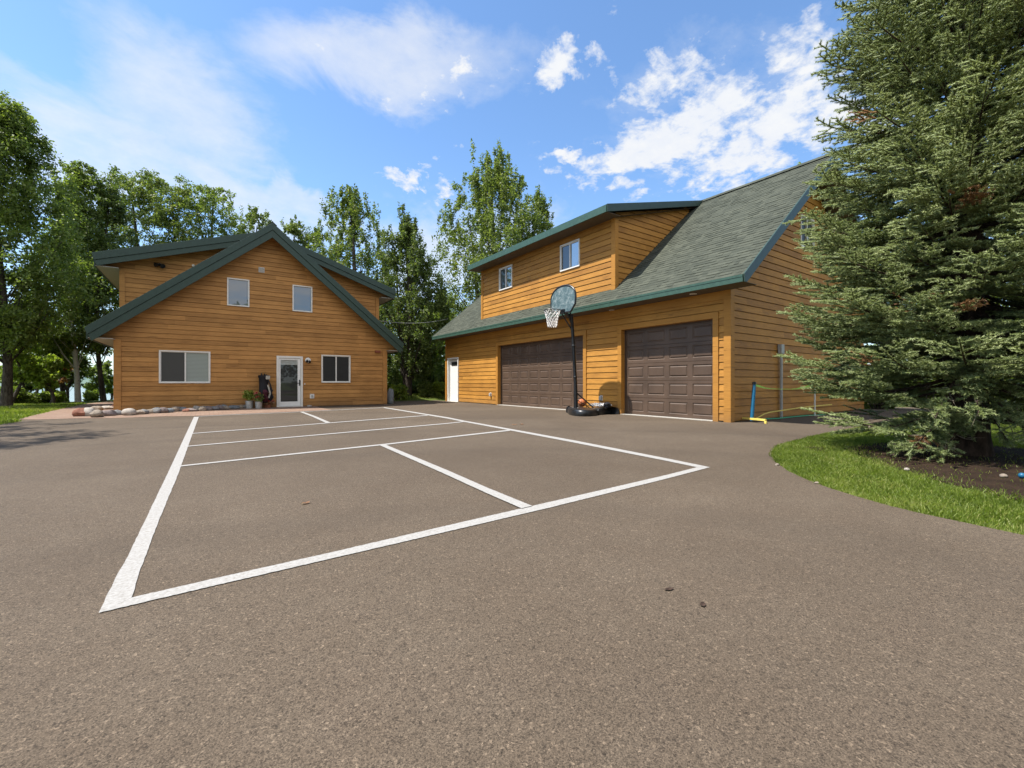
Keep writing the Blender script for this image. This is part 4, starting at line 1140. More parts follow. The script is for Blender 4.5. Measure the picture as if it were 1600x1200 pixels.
# ================================================================ BROADLEAF TREES
def gz1(X, Y): return float(ground_z(np.array(X), np.array(Y)))
def tree(name, label, cat, X, Y, H, R, seed, leaf='leaf_birch', bark='bark', group=None, cb=.25, ncl=70, per=150, lsize=.15, style='round', tr=.16, lean=(0, 0), squash=1.0, stems=1, cr=.85, vert=.8, droop=0):
    rg = np.random.default_rng(seed); z0 = gz1(X, Y)
    if style == 'plume': H *= .925
    if seed < 100: per = int(per*1.55); lsize *= .84; R *= 1.06
    root = thing(name, label, cat, (X, Y, z0-.05), group)
    lx, ly = lean
    def axis(f):   # trunk axis
        return np.array([X+lx*f*H+.25*math.sin(f*5+seed), Y+ly*f*H+.25*math.cos(f*4+seed*2), z0+f*H])
    ax0 = axis(0)
    off = np.array([X, Y, z0])-ax0
    A = lambda f: axis(f)+off*(1-f)
    tk = MB()
    fs = np.linspace(0, .93, 9)
    tk.tube([tuple(A(f)-np.array([0, 0, .06 if f == 0 else 0])) for f in fs], [tr*(1.25 if f == 0 else 1)*(1-f)**.8+.012 for f in fs], 9)
    for s_ in range(1, stems):
        a = seed+s_*2.4; sx, sy = math.cos(a)*H*.11, math.sin(a)*H*.11
        tk.tube([(X, Y, z0), (X+sx*.25, Y+sy*.25, z0+H*.15), (X+sx*.7, Y+sy*.7, z0+H*.42), (X+sx, Y+sy, z0+H*.75)], [tr*.8, tk_r(tr, .6), tr*.4, .03], 8)
    # clumps
    C = []; RAD = []
    for i in range(ncl):
        u = (i+rg.random())/ncl
        f = cb+(1-cb)*u
        if style == 'round': pr = math.sqrt(max(0, 1-((u-.45)/.57)**2))
        elif style == 'plume': pr = (math.sin(min(1, u*1.9+.25)*math.pi/2))*(1-u**3.2)**.85+.05
        elif style == 'birch': pr = (math.sin(min(1, (u+.05)*2.2)*math.pi/2))*(1-u**1.6)**.75+.06
        elif style == 'cone': pr = (1-u)**.8*min(1, (u+.12)*4)
        elif style == 'sapling': pr = .5+.5*math.sin(u*math.pi)
        a = rg.random()*6.283; q = rg.random()**.5
        c = A(min(f, .985)); r = R*pr*q
        rr = cr*(.65+.7*rg.random())*(.55+.45*pr)*(R/2.5)**.5
        p = c+np.array([math.cos(a)*r, math.sin(a)*r, -r*.12*rg.random()])
        if style == 'plume' and rg.random() < .5:   # upright leader
            k = rg.random(); p = p+np.array([0, 0, rr*.5]); C.append(p); RAD.append((rr*.45, rr*.45, rr*1.9)); continue
        C.append(p); RAD.append((rr, rr, rr*vert*squash))
    C = np.array(C); RAD = np.array(RAD)
    for i in range(0, ncl, 1 if ncl < 90 else 2):
        c = C[i]; hr = math.hypot(*(c-A(0))[:2]); f0 = max(cb*.6, (c[2]-z0)/H-(.12+.05*rg.random())*(1.2 if style == 'plume' else 1)-hr/H*.6)
        b = A(min(f0, .9)); m = (b+c)/2+np.array([0, 0, -.1*hr])
        rb = max(.010, tr*.30*(1-f0)*min(1, hr/R+.3))
        tk.tube([tuple(b), tuple(m), tuple(c)], [rb, rb*.6, .008], 5, cap=False)
    tk.build('trunk', M[bark], root, smooth=True)
    # sub-clumps: ragged edge
    nsub = 7
    d = rg.normal(size=(ncl*nsub, 3)); d /= np.linalg.norm(d, axis=1)[:, None]
    idx = np.repeat(np.arange(ncl), nsub)
    C2 = C[idx]+d*RAD[idx]*rg.uniform(.45, 1.1, ncl*nsub)[:, None]
    R2 = RAD[idx]*rg.uniform(.20, .44, ncl*nsub)[:, None]
    if droop: R2[:, 2] *= 1.6; C2[:, 2] -= R2[:, 2]*.4
    V, FA, ix = leaves_np(C2, max(4, per//nsub), R2, lsize, rg, up=.5, droop=droop)
    cv = rg.random(len(C2)); var = np.clip(.28+.26*cv[ix]+rg.normal(size=len(ix))*.19, 0, 1)
    mesh_np('crown', V, FA, var, M[leaf], root)
    return root
def tk_r(a, b): return a*b
def T(px, d): return at(px, d)
BG = 'trees standing behind the buildings'
LG = 'lakeside trees left of the house'
defs = [
 # name, label, px, d, topy, halfpx, kw
 ('birch_tree', 'tall full tree at the left edge of the picture, nearest of the lakeside trees', 10, 18.5, 155, 98, dict(seed=1, leaf='leaf_birch', bark='bark', style='birch', cb=.22, ncl=180, per=240, lsize=.15, tr=.15, droop=.8, cr=.9), LG),
 ('birch_tree', 'white-trunked birch halfway between the left edge and the house', 122, 23.5, 258, 58, dict(seed=2, leaf='leaf_birch', bark='bark_birch', style='birch', cb=.22, ncl=100, per=180, lsize=.16, tr=.105, droop=.6), LG),
 ('leafy_tree', 'dark-trunked tree closest to the left wall of the house', 162, 24.5, 290, 50, dict(seed=3, leaf='leaf_dark', bark='bark', style='birch', cb=.24, ncl=90, per=180, lsize=.16, tr=.11), LG),
 ('leafy_tree', 'slim dark tree with bare lower trunk left of the white-trunked birch', 100, 26, 300, 40, dict(seed=4, leaf='leaf_birch', bark='bark', style='birch', cb=.22, ncl=80, per=160, lsize=.17, tr=.10), LG),
 ('leafy_tree', 'round-topped tree behind the left end of the house, tallest of that clump', 205, 31, 268, 72, dict(seed=5, leaf='leaf_maple', style='round', cb=.22, ncl=110, per=190, lsize=.18, tr=.25), BG),
 ('leafy_tree', 'tree rising behind the left dormer roof of the house', 275, 32, 288, 66, dict(seed=6, leaf='leaf_maple', style='round', cb=.25, ncl=100, per=180, lsize=.18, tr=.22), BG),
 ('leafy_tree', 'broad tree behind the left dormer roof, next left of the peak', 338, 33, 298, 66, dict(seed=7, leaf='leaf_birch', style='round', cb=.25, ncl=100, per=180, lsize=.18, tr=.22), BG),
 ('leafy_tree', 'small pointed tree top just left of the house peak', 402, 36, 308, 44, dict(seed=8, leaf='leaf_maple', style='plume', cb=.3, ncl=70, per=160, lsize=.18, tr=.18), BG),
 ('leafy_tree', 'small tree top just right of the house peak', 455, 37, 328, 42, dict(seed=9, leaf='leaf_maple', style='plume', cb=.3, ncl=64, per=160, lsize=.19, tr=.18), BG),
 ('leafy_tree', 'low tree top between the peak and the tall pointed maple', 495, 38, 342, 42, dict(seed=10, leaf='leaf_birch', style='plume', cb=.3, ncl=64, per=160, lsize=.19, tr=.18), BG),
 ('maple_tree', 'tall spire-topped maple behind the right slope of the house', 548, 31, 280, 70, dict(seed=11, leaf='leaf_maple', style='plume', cb=.2, ncl=120, per=190, lsize=.19, tr=.26, vert=1.1, cr=.72), BG),
 ('maple_tree', 'dense dark maple filling the gap right of the house', 636, 27, 335, 54, dict(seed=12, leaf='leaf_dark', style='plume', cb=.12, ncl=130, per=210, lsize=.17, tr=.24, vert=1.1, stems=2), BG),
 ('maple_tree', 'tallest maple, many spires, behind the left end of the garage', 772, 31, 240, 98, dict(seed=13, leaf='leaf_maple', style='plume', cb=.15, ncl=190, per=220, lsize=.19, tr=.32, vert=1.2, stems=3, cr=.85), BG),
 ('maple_tree', 'shorter maple behind the garage dormer, right of the tallest one', 842, 33, 288, 46, dict(seed=14, leaf='leaf_maple', style='plume', cb=.3, ncl=90, per=180, lsize=.19, tr=.2, vert=1.1), BG),
 ('leafy_tree', 'pale green young tree between the dark maple and the garage roof', 690, 36, 462, 30, dict(seed=15, leaf='leaf_lime', style='round', cb=.05, ncl=70, per=180, lsize=.18, tr=.12), BG),
 ('leafy_tree', 'tree whose tip just shows over the garage ridge', 1243, 42, 243, 30, dict(seed=16, leaf='leaf_lime', style='plume', cb=.3, ncl=60, per=150, lsize=.22, tr=.25), BG),
 ('leafy_tree', 'tree behind the spruce, left of its trunk', 1395, 22, 330, 75, dict(seed=17, leaf='leaf_dark', style='round', cb=.05, ncl=110, per=190, lsize=.16, tr=.2), BG),
 ('leafy_tree', 'tree behind the spruce, at the right edge of the picture', 1560, 20, 300, 95, dict(seed=18, leaf='leaf_maple', style='round', cb=.05, ncl=130, per=190, lsize=.16, tr=.2), BG),
 ('leafy_tree', 'pale tree low behind the spruce trunk', 1480, 27, 400, 80, dict(seed=19, leaf='leaf_lime', style='round', cb=.05, ncl=110, per=170, lsize=.18, tr=.2), BG),
 ('leafy_tree', 'dark backing tree low in the gap between the buildings', 668, 42, 470, 60, dict(seed=20, leaf='leaf_dark', style='round', cb=.02, ncl=110, per=170, lsize=.2, tr=.2), BG),
 ('leafy_tree', 'backing tree low behind the right corner of the house', 615, 40, 470, 55, dict(seed=21, leaf='leaf_maple', style='round', cb=.02, ncl=100, per=170, lsize=.2, tr=.2), BG),
]
for nm, lb, px, d, ty, hpx, kw, gr in defs:
    X, Y = at(px, d); H = 1+(598-ty)/F*d-gz1(X, Y)
    tree(nm, lb, 'tree', X, Y, H, hpx*d/F, group=gr, **kw)
# slim saplings along the lake bank
sap = [(16, 20.5, 520, 16, 'leaf_lime'), (45, 22, 520, 22, 'leaf_lime'), (66, 23, 500, 18, 'leaf_birch'), (82, 21.5, 560, 15, 'leaf_lime'), (92, 24, 520, 17, 'leaf_birch'), (30, 25, 480, 22, 'leaf_birch'), (58, 27, 490, 20, 'leaf_lime'), (108, 27, 545, 14, 'leaf_dark'), (5, 24, 500, 20, 'leaf_birch'), (140, 31, 572, 14, 'leaf_birch'), (168, 33, 566, 11, 'leaf_birch'), (35, 23, 545, 14, 'leaf_lime'), (88, 28, 535, 14, 'leaf_lime'), (52, 24.5, 560, 10, 'leaf_dark'), (75, 30, 510, 26, 'leaf_birch')]
sw = {'leaf_lime': 'lime-leaved', 'leaf_birch': 'mid-green', 'leaf_dark': 'dark-leaved'}
cn = {}
for i, (px, d, ty, hpx, lf) in enumerate(sorted(sap)):
    X, Y = at(px, d); H = 1+(598-ty)/F*d-gz1(X, Y); k = cn.get(lf, 0); cn[lf] = k+1
    tree('sapling', f'{ordn[k]} {sw[lf]} slim sapling from the left on the lake bank', 'young tree', X, Y, H, hpx*d/F, 300+i, leaf=lf, group='saplings on the lake bank', cb=.36, ncl=26, per=130, lsize=.15, style='sapling', tr=.075, cr=.6)
X, Y = at(103, 24.5); tree('rusty_sapling', 'young tree with rust-pink leaves on the lake bank left of the white trunk', 'young tree', X, Y, 1+(598-560)/F*24.5, .5, 340, leaf='leaf_rust', cb=.45, ncl=12, per=90, lsize=.14, style='round', tr=.06, cr=.45)
# shrubs
def shrub(label, px, d, hpx, ty, leaf, seed, group):
    X, Y = at(px, d); z0 = gz1(X, Y); H = 1+(598-ty)/F*d-z0; R = hpx*d/F; rg = np.random.default_rng(seed)
    root = thing('shrub', label, 'shrub', (X, Y, z0), group)
    n = 26; C = np.stack([X+rg.uniform(-1, 1, n)*R*.8, Y+rg.uniform(-1, 1, n)*R*.7, z0+rg.uniform(.12, .85, n)*H], 1)
    mb = MB()
    for c in C: mb.tube([(X+(c[0]-X)*.3, Y+(c[1]-Y)*.3, z0-.02), tuple(c)], [.02, .008], 5, cap=False)
    mb.build('stem', M['bark'], root)
    RR = np.stack([np.full(n, R*.36), np.full(n, R*.36), np.full(n, H*.22)], 1)
    V, FA, ix = leaves_np(C, 130, RR, .14, rg, up=.6)
    mesh_np('foliage', V, FA, np.clip(.3+.35*rg.random(n)[ix]+rg.normal(size=len(ix))*.16, 0, 1), M[leaf], root)
sh = [(620, 25, 13, 600, 'leaf_lime', 'yellow-green shrub behind the upright boulder'), (612, 30, 16, 575, 'leaf_maple', 'taller shrub behind the house corner'), (652, 28, 13, 600, 'leaf_dark', 'dark shrub right of the dark maple trunk'), (668, 27, 13, 596, 'leaf_maple', 'mid-green hosta-like shrub in the middle of the gap'), (685, 27.5, 12, 597, 'leaf_lime', 'light green shrub in the gap, close to the garage'), (699, 29, 12, 585, 'leaf_dark', 'dark tall shrub beside the garage corner'), (640, 33, 18, 580, 'leaf_dark', 'dark shrub far back in the gap'), (676, 34, 22, 560, 'leaf_dark', 'tallest dark shrub far back beside the garage')]
for i, (px, d, hpx, ty, lf, lb) in enumerate(sh): shrub(lb, px, d, hpx, ty, lf, 400+i, 'shrubs in the gap between the buildings')
sh = [(1372, 17, 30, 585, 'leaf_maple', 'shrub behind the spruce, nearest the garage wall'), (1440, 19, 40, 570, 'leaf_dark', 'dark shrub behind the spruce, left of its trunk'), (1535, 15, 45, 590, 'leaf_maple', 'leafy shrub just right of the spruce trunk'), (1600, 14, 45, 560, 'leaf_dark', 'dark shrub at the right edge behind the spruce')]
for i, (px, d, hpx, ty, lf, lb) in enumerate(sh): shrub(lb, px, d, hpx, ty, lf, 420+i, 'shrubs behind the spruce')
sh = [(40, 21.8, 22, 612, 'leaf_birch', 'low undergrowth shrub at the far edge of the lawn, second from the left'), (8, 21, 20, 606, 'leaf_birch', 'low undergrowth shrub at the far edge of the lawn, at the left margin'), (76, 23, 18, 613, 'leaf_lime', 'low lime undergrowth shrub at the far edge of the lawn'), (143, 29, 8, 611, 'leaf_birch', 'low shrub at the water between the two thick trunks')]
for i, (px, d, hpx, ty, lf, lb) in enumerate(sh): shrub(lb, px, d, hpx, ty, lf, 440+i, 'undergrowth on the lake bank')
# trees beside and behind the camera side of the drive (they throw the shade at left and show in the panes)
for i, (X, Y, H, R, lb) in enumerate(((-9.6, 13.6, 12.5, 2.6, 'tree left of the drive throwing shade on the asphalt, nearer the lawn'), (-11.2, 16.8, 13.5, 2.8, 'tree left of the drive beyond the shade thrower'))):
    tree('leafy_tree', lb, 'tree', X, Y, H, R, 500+i, leaf='leaf_birch', style='round', cb=.28, ncl=80, per=140, lsize=.16, tr=.2)
for i, (X, Y, H, R) in enumerate(((3.5, -17, 9, 4.5), (-6, -21, 10, 5), (12, -15, 9, 4.5), (-1.5, -19, 8, 4), (-15, -20, 9, 5))):
    tree('leafy_tree', ['broad tree across the drive, mirrored in the right upper pane', 'broad tree across the drive, mirrored in the glass door', 'broad tree across the drive, farthest to the right', 'broad tree across the drive between the first two', 'broad low tree across the drive, far left'][i], 'tree', X, Y, H, R, 520+i, leaf='leaf_dark', style='round', cb=.02, ncl=80, per=110, lsize=.38, tr=.3, cr=1.2)

# ================================================================ SPRUCE
def spruce():
    rg = np.random.default_rng(77)
    SX, SY = at(1513, 6.25); H = 14.5
    root = thing('spruce_tree', 'big blue-green spruce on the grass island at the right', 'tree', (SX, SY, 0))
    tk = MB(); tk.tube([(SX, SY, -.05), (SX-.01, SY, .25), (SX-.03, SY+.02, 2), (SX-.06, SY, 6), (SX, SY, 10), (SX, SY, H)], [.27, .225, .185, .125, .07, .01], 16)
    trunk = tk
    br = MB()
    segs = []      # (p0, p1, weight/tipness)
    dead = []
    def prof(z):
        if z < 1.3: return 1.80
        if z < 2.5: return 1.90
        return max(.05, 1.90*(1-((z-2.5)/(H-2.5)))**.80)
    z = .52
    cam_dir = math.atan2(-SY, -SX); z = .76
    while z < H-.25:
        R = prof(z); n = 13 if z < 7.2 else 6; whorl_tone = rg.normal()*.05
        a0 = rg.random()*6.28
        for k in range(n):
            a = a0+k*6.283/n+rg.uniform(-.22, .22); L = R*rg.uniform(.76, 1.10)
            zz = z+rg.uniform(-.07, .07)
            front = math.cos(a-cam_dir)
            rel = (a-cam_dir+math.pi) % (2*math.pi)-math.pi     # >0 swings to the left of the picture
            if z < 1.2 and front > .72:
                if rg.random() < .6: continue
                L *= .6
            elif z < .9 and rg.random() < .35: continue
            btone = whorl_tone+rg.normal()*.10
            # branch curve: leaves level, sags, tip lifts
            m = 9; P = []
            rise = .10+.028*(z-1) if z > 1 else -.02
            sag = .13*L*(1.3 if z < 2.5 else 1)
            wob = rg.uniform(-.12, .12)
            for i in range(m+1):
                f = i/m; r = L*f
                P.append(np.array([SX+math.cos(a+wob*f)*r, SY+math.sin(a+wob*f)*r, zz+rise*r*.9-sag*math.sin(f*math.pi*.78)*1.2+.10*L*max(0, f-.7)]))
            rb = .012+.010*L
            br.tube([tuple(p) for p in P], [rb*(1-.8*i/m) for i in range(m+1)], 5, cap=False)
            lod = 1.0 if z < 7 else .45
            # secondaries
            ns = int(11*L*lod)+3
            for j in range(ns):
                f = .16+.84*(j+rg.random()*.7)/ns; f = min(f, .99)
                ii = min(int(f*m), m-1); p = P[ii]+(P[ii+1]-P[ii])*(f*m-ii)
                dirv = P[ii+1]-P[ii]; dirv /= np.linalg.norm(dirv)
                side = np.array([-dirv[1], dirv[0], 0]); side /= np.linalg.norm(side)
                s = 1 if j % 2 else -1
                sl_ = L*(.18+.34*(1-f))*rg.uniform(.75, 1.15)*min(1, f*2.8)+.07
                d2 = dirv*rg.uniform(.55, .9)+side*s*rg.uniform(.55, .95)+np.array([0, 0, rg.uniform(-.16, .08)]); d2 /= np.linalg.norm(d2)
                if z < 1.1 and rg.random() < .12: dead.append((p, d2*sl_)); continue
                e = p+d2*sl_+np.array([0, 0, -.10*sl_*rg.random()])
                mid = (p+e)/2+np.array([0, 0, -.03*sl_])
                inner = f < .38 and R > 1
                if inner and rg.random() < .40: dead.append((p, d2*sl_*.7)); continue
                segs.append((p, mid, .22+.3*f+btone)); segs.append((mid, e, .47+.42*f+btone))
                # tertiaries
                nt = int(sl_/.075*lod)
                for q in range(nt):
                    g = .2+.8*(q+.5)/nt; pp = p+(e-p)*g
                    s3 = 1 if q % 2 else -1
                    sd3 = np.cross(d2, [0, 0, 1.]); sd3 /= np.linalg.norm(sd3)+1e-9
                    l3 = min(.20, .07+.35*sl_*(1-g))*rg.uniform(.7, 1.2)
                    d3 = d2*.75+sd3*s3*.7+np.array([0, 0, rg.uniform(-.26, .10)]); d3 /= np.linalg.norm(d3)
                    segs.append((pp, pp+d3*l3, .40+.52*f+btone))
            for i in range(2, m-3): segs.append((P[i], P[i+1], .3+.5*i/m))
            segs.append((P[m-3], P[m-1], .8)); segs.append((P[m-1], P[m]+(P[m]-P[m-1])*.3, .95))
        z += rg.uniform(.25, .34) if z < 7 else rg.uniform(.28, .4)
    lb = MB()
    # the ragged low branch hanging forward of the trunk
    for (ax, ay), (bx_, by_), dd in (((1505, 655), (1395, 712), -.55), ((1500, 640), (1425, 700), -.8), ((1510, 660), (1470, 715), -.7), ((1500, 650), (1440, 690), -.4), ((1508, 668), (1512, 672), -.4), ((1495, 650), (1380, 672), -.2), ((1515, 600), (1600, 668), -.9), ((1515, 610), (1575, 690), -.7), ((1515, 560), (1530, 650), -1.1), ((1510, 570), (1460, 655), -1.0)):
        a_, b_, c_ = ray(ax, ay); p = np.array([a_*6.2, b_*6.2, 1+c_*6.2]); d_ = 6.2+dd
        a_, b_, c_ = ray(bx_, by_); e = np.array([a_*d_, b_*d_, max(.07, 1+c_*d_)])
        mid = (p+e)/2+np.array([0, 0, .06]); lb.tube([tuple(p), tuple(mid), tuple(e)], [.018, .012, .005], 5, cap=False)
        for j in range(34):
            f = .2+.8*rg.random(); q = p*(1-f)**2+mid*2*f*(1-f)+e*f*f
            d2 = (e-p)/np.linalg.norm(e-p)*.6+rg.normal(size=3)*np.array([.6, .6, .25]); d2 /= np.linalg.norm(d2)
            l = rg.uniform(.08, .24)*(1.1-.4*f)
            if rg.random() < .22: dead.append((q, d2*l)); continue
            if q[2]+d2[2]*l < .04: continue
            segs.append((q, q+d2*l, rg.uniform(.3, .8)))
            for _ in range(3):
                g = rg.random(); d3 = d2+rg.normal(size=3)*np.array([.6, .6, .2]); d3 /= np.linalg.norm(d3); segs.append((q+d2*l*g, q+d2*l*g+d3*rg.uniform(.05, .11), rg.uniform(.4, .9)))
    trunk.add(br.v, br.f); trunk.build('trunk', M['bark_spruce'], root, smooth=True); lb.build('low_branch', M['bark_spruce'], root, smooth=True)
    dm = MB()
    for p, v in dead:
        q = p+v; mm = (p+q)/2+np.array([0, 0, -.12*np.linalg.norm(v)])
        dm.tube([tuple(p), tuple(mm), tuple(q)], [.006, .004, .002], 4, cap=False)
        for _ in range(2):
            g = rg.uniform(.3, .9); s = p+v*g; e2 = s+(v*.35+rg.normal(size=3)*.05); dm.tube([tuple(s), tuple(e2)], [.003, .0015], 3, cap=False)
    dm.build('dead_twig', M['twig'], root)
    A = np.array([s[0] for s in segs]); B = np.array([s[1] for s in segs]); W = np.array([s[2] for s in segs])
    L = np.linalg.norm(B-A, axis=1); keep = L > 1e-3; A, B, W, L = A[keep], B[keep], W[keep], L[keep]
    D = (B-A)/L[:, None]
    vis = (A[:, 2] < 7.0)
    dens = np.where(vis, 340, 90)
    # far side of the tree is seen only through gaps
    tocam = np.array([-SX, -SY])/math.hypot(SX, SY); fr = ((A[:, :2]-[SX, SY])@tocam)
    dens = np.where(vis & (fr < -.5), 150, dens)
    cnt_ = np.maximum(3, (L*dens*NEEDLE_DENS).astype(int))
    idx = np.repeat(np.arange(len(A)), cnt_); N = len(idx)
    t = rg.random(N); p = A[idx]+D[idx]*(t*L[idx])[:, None]
    rd = rg.normal(size=(N, 3)); rd[:, 2] += .35
    rd -= D[idx]*(rd*D[idx]).sum(1)[:, None]; rd /= np.linalg.norm(rd, axis=1)[:, None]
    nd = rd*.80+D[idx]*.62
    ln = np.where(vis[idx], .033, .055)*rg.uniform(.75, 1.2, N)
    wd = np.where(vis[idx], .0072, .014)
    sv = np.cross(nd, rg.normal(size=(N, 3))); sv /= np.linalg.norm(sv, axis=1)[:, None]
    V = np.stack([p-sv*wd[:, None]/2, p+sv*wd[:, None]/2, p+nd*ln[:, None]], 1).reshape(-1, 3)
    FA = np.arange(N*3).reshape(-1, 3)
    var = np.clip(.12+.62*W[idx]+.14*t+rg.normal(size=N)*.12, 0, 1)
    # leafy shoot cores under the needles
    q = np.cross(D, [0.1, .2, 1.]); q /= np.linalg.norm(q, axis=1)[:, None]; r_ = np.cross(D, q); nS = len(A)
    cr = np.where(vis, .012, .02)
    ring = [q*math.cos(t_)+r_*math.sin(t_) for t_ in (0, 2.09, 4.19)]
    V2 = np.stack([A+e*cr[:, None] for e in ring]+[B+e*cr[:, None]*.5 for e in ring], 1).reshape(-1, 3)
    o6 = np.arange(nS)[:, None]*6
    F2 = np.concatenate([o6+np.array(t_) for t_ in ((0, 1, 4), (0, 4, 3), (1, 2, 5), (1, 5, 4), (2, 0, 3), (2, 3, 5))])
    F2 = F2+len(V); var2 = np.tile(np.clip(.05+.45*W, 0, 1), 6)
    V = np.concatenate([V, V2]); FA = np.concatenate([FA, F2]); var = np.concatenate([var, var2])
    # a few sprays have browned
    cl = A[rg.choice(len(A), 26, replace=False)]
    dd = np.min(np.linalg.norm(A[:, None, :]-cl[None], axis=2)+rg.random((len(A), 1))*.08, axis=1)
    bad = dd < .17
    fb_ = np.concatenate([bad[idx], np.tile(bad, 6)])
    mesh_np('browned_spray', V, FA[fb_], var[fb_], M['needle_dead'], root)
    FA, var = FA[~fb_], var[~fb_]
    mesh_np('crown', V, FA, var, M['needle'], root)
    print('needles', N, 'segs', len(A), 'dead', len(dead))
NEEDLE_DENS = 1.0
spruce()

# ================================================================ GRASS
def inside(P, poly):
    x, y = P[:, 0], P[:, 1]; r = np.zeros(len(P), bool); n = len(poly)
    for i in range(n):
        x0, y0 = poly[i]; x1, y1 = poly[(i+1) % n]
        c = ((y0 > y) != (y1 > y)) & (x < (x1-x0)*(y-y0)/(y1-y0+1e-12)+x0); r ^= c
    return r
def vnoise(P, s, seed=0):
    x, y = P[:, 0]*s, P[:, 1]*s
    return .5+.25*(np.sin(x*1.3+y*.7+seed)+np.sin(x*-.6+y*1.9+seed*2+np.sin(x*.9)*1.3))*.9
def blades(name, label, poly, n, h, wd, seed, excl=None, zf=None, bare=None):
    rg = np.random.default_rng(seed); poly = np.array(poly); lo, hi = poly.min(0), poly.max(0)
    lo, hi = lo-.03, hi+.03; P = lo+(hi-lo)*rg.random((n, 2)); P = P[inside(P+rg.normal(size=P.shape)*(.018 if wd < .01 else .05), poly)]
    if excl is not None:
        ex = np.zeros(len(P), bool)
        for e in excl: ex |= inside(P+rg.normal(size=P.shape)*.13, np.array(e))
        P = P[~ex | (rg.random(len(P)) < .02)]
    dens = .35+.65*vnoise(P, 2.3, seed)+.3*vnoise(P, 9, seed)
    P = P[rg.random(len(P)) < dens]
    N = len(P); hh = h*rg.uniform(.45, 1.35, N)*(.6+.6*vnoise(P, 5, seed+1)); a = rg.random(N)*6.283
    z = np.full(N, -.015) if zf is None else zf(P[:, 0], P[:, 1])-.015
    b = np.stack([np.cos(a), np.sin(a)], 1)*wd/2
    ln = rg.normal(size=(N, 2))*hh[:, None]*.45
    base0 = np.column_stack([P-b, z]); base1 = np.column_stack([P+b, z]); mid0 = np.column_stack([P-b*.8+ln*.35, z+hh*.6]); mid1 = np.column_stack([P+b*.8+ln*.35, z+hh*.6]); tip = np.column_stack([P+ln, z+hh])
    V = np.stack([base0, base1, mid1, tip, mid0], 1).reshape(-1, 3); FA = np.arange(N*5).reshape(-1, 5)
    var = np.clip(.42+.60*(vnoise(P, 1.1, seed+3)-.5)+.30*(vnoise(P, 6, seed+5)-.5)+rg.normal(size=N)*.17, 0, 1)
    dry = rg.random(N) < .05+.12*(vnoise(P, 3.1, seed+9) > .7); var[dry] = 1
    o = mesh_np(name, V, FA, var, M['grass'], None); o['kind'] = 'stuff'; print(name, N)
isl = edge_isl+[G(1440, 651), (18.5, 4.2), (22, -1), (14, -4.2), (9, -3.1), (6.3, -1.5), (4.95, -.3)]
soilP = [soil_pts, [G(*p) for p in sp2]]
near = [G(1600, 836), G(1520, 819), G(1440, 802), G(1390, 790), G(1340, 776), G(1295, 762), G(1258, 748), G(1232, 736), G(1213, 722), G(1204.5, 711), G(1206, 704), G(1214, 697), G(1230, 691), G(1262, 683), G(1300, 675), G(1350, 666), G(1400, 657.5), G(1500, 652), G(1700, 655), G(1800, 700), G(1700, 840)]
blades('grass', '', near, 560000, .038, .0058, 61, soilP)
# far part of the island behind the spruce
blades('grass', '', [G(1400, 657.5), (18.5, 4.2), (24, 2), (20, -3), G(1700, 660)], 90000, .09, .016, 62)
blades('grass', '', [(4.95, -.3), (6.3, -1.5), (9, -3.1), (14, -4.2), (22, -3), G(1700, 660), G(1800, 700), G(1700, 840)], 190000, .06, .013, 66, soilP)
lawn = [G(0, 663.5), (-8.5, 14.5), (-14, 13), (-22, 24), (-14, 38), (-9.5, 31), G(130, 630.2), G(133, 631.4), G(90, 640.3), G(55, 648.8), G(28, 655.8), G(32, 659)]
blades('grass', '', lawn, 260000, .07, .016, 63, None, lambda x, y: ground_z(x, y))
back = [(HX1+.45, 23.2), (GX-.1, 24.4), (GX+2, 22.2), (GX+8, 34), (2, 44), (HX1+.2, 33)]
blades('grass', '', back, 110000, .09, .02, 64, None, lambda x, y: ground_z(x, y))

# ================================================================ LIGHT, SKY, CAMERA
sd_ = Vector((-1, .38, 1.93)).normalized()
elev = math.asin(sd_.z); azim = math.atan2(sd_.x, sd_.y)      # clockwise from +Y
sun = bpy.data.lights.new('sun', 'SUN'); sun.energy = SUN_E; sun.angle = math.radians(.5); sun.color = (1.0, .955, .89)
so_ = bpy.data.objects.new('sun', sun); COL.objects.link(so_); so_.rotation_euler = sd_.to_track_quat('Z', 'Y').to_euler()
wd_ = bpy.data.worlds.new('World'); scn.world = wd_; wd_.use_nodes = True
nt = wd_.node_tree; nt.nodes.clear()
class W(NT):
    def __init__(s): s.t = nt
w_ = W()
out_ = w_.n('ShaderNodeOutputWorld'); bg = w_.n('ShaderNodeBackground'); w_.l(bg.outputs[0], out_.inputs[0]); bg.inputs[1].default_value = 1
sky = w_.n('ShaderNodeTexSky'); sky.sky_type = 'NISHITA'; sky.sun_disc = False; sky.sun_elevation = elev; sky.sun_rotation = azim
sky.air_density = 1.0; sky.dust_density = .5; sky.ozone_density = 1.6; sky.altitude = 300
skc = w_.mix(1, sky.outputs[0], (SKY_S,)*3, 'MULTIPLY')
skc = w_.mix(1, skc, (.92, 1.10, 1.22), 'MULTIPLY')
tc = w_.n('ShaderNodeTexCoord'); sp_ = w_.n('ShaderNodeSeparateXYZ'); w_.l(tc.outputs['Generated'], sp_.inputs[0])
gx, gy, gz_ = sp_.outputs
az = w_.math('ARCTAN2', gx, gy); el = w_.math('ARCSINE', gz_)
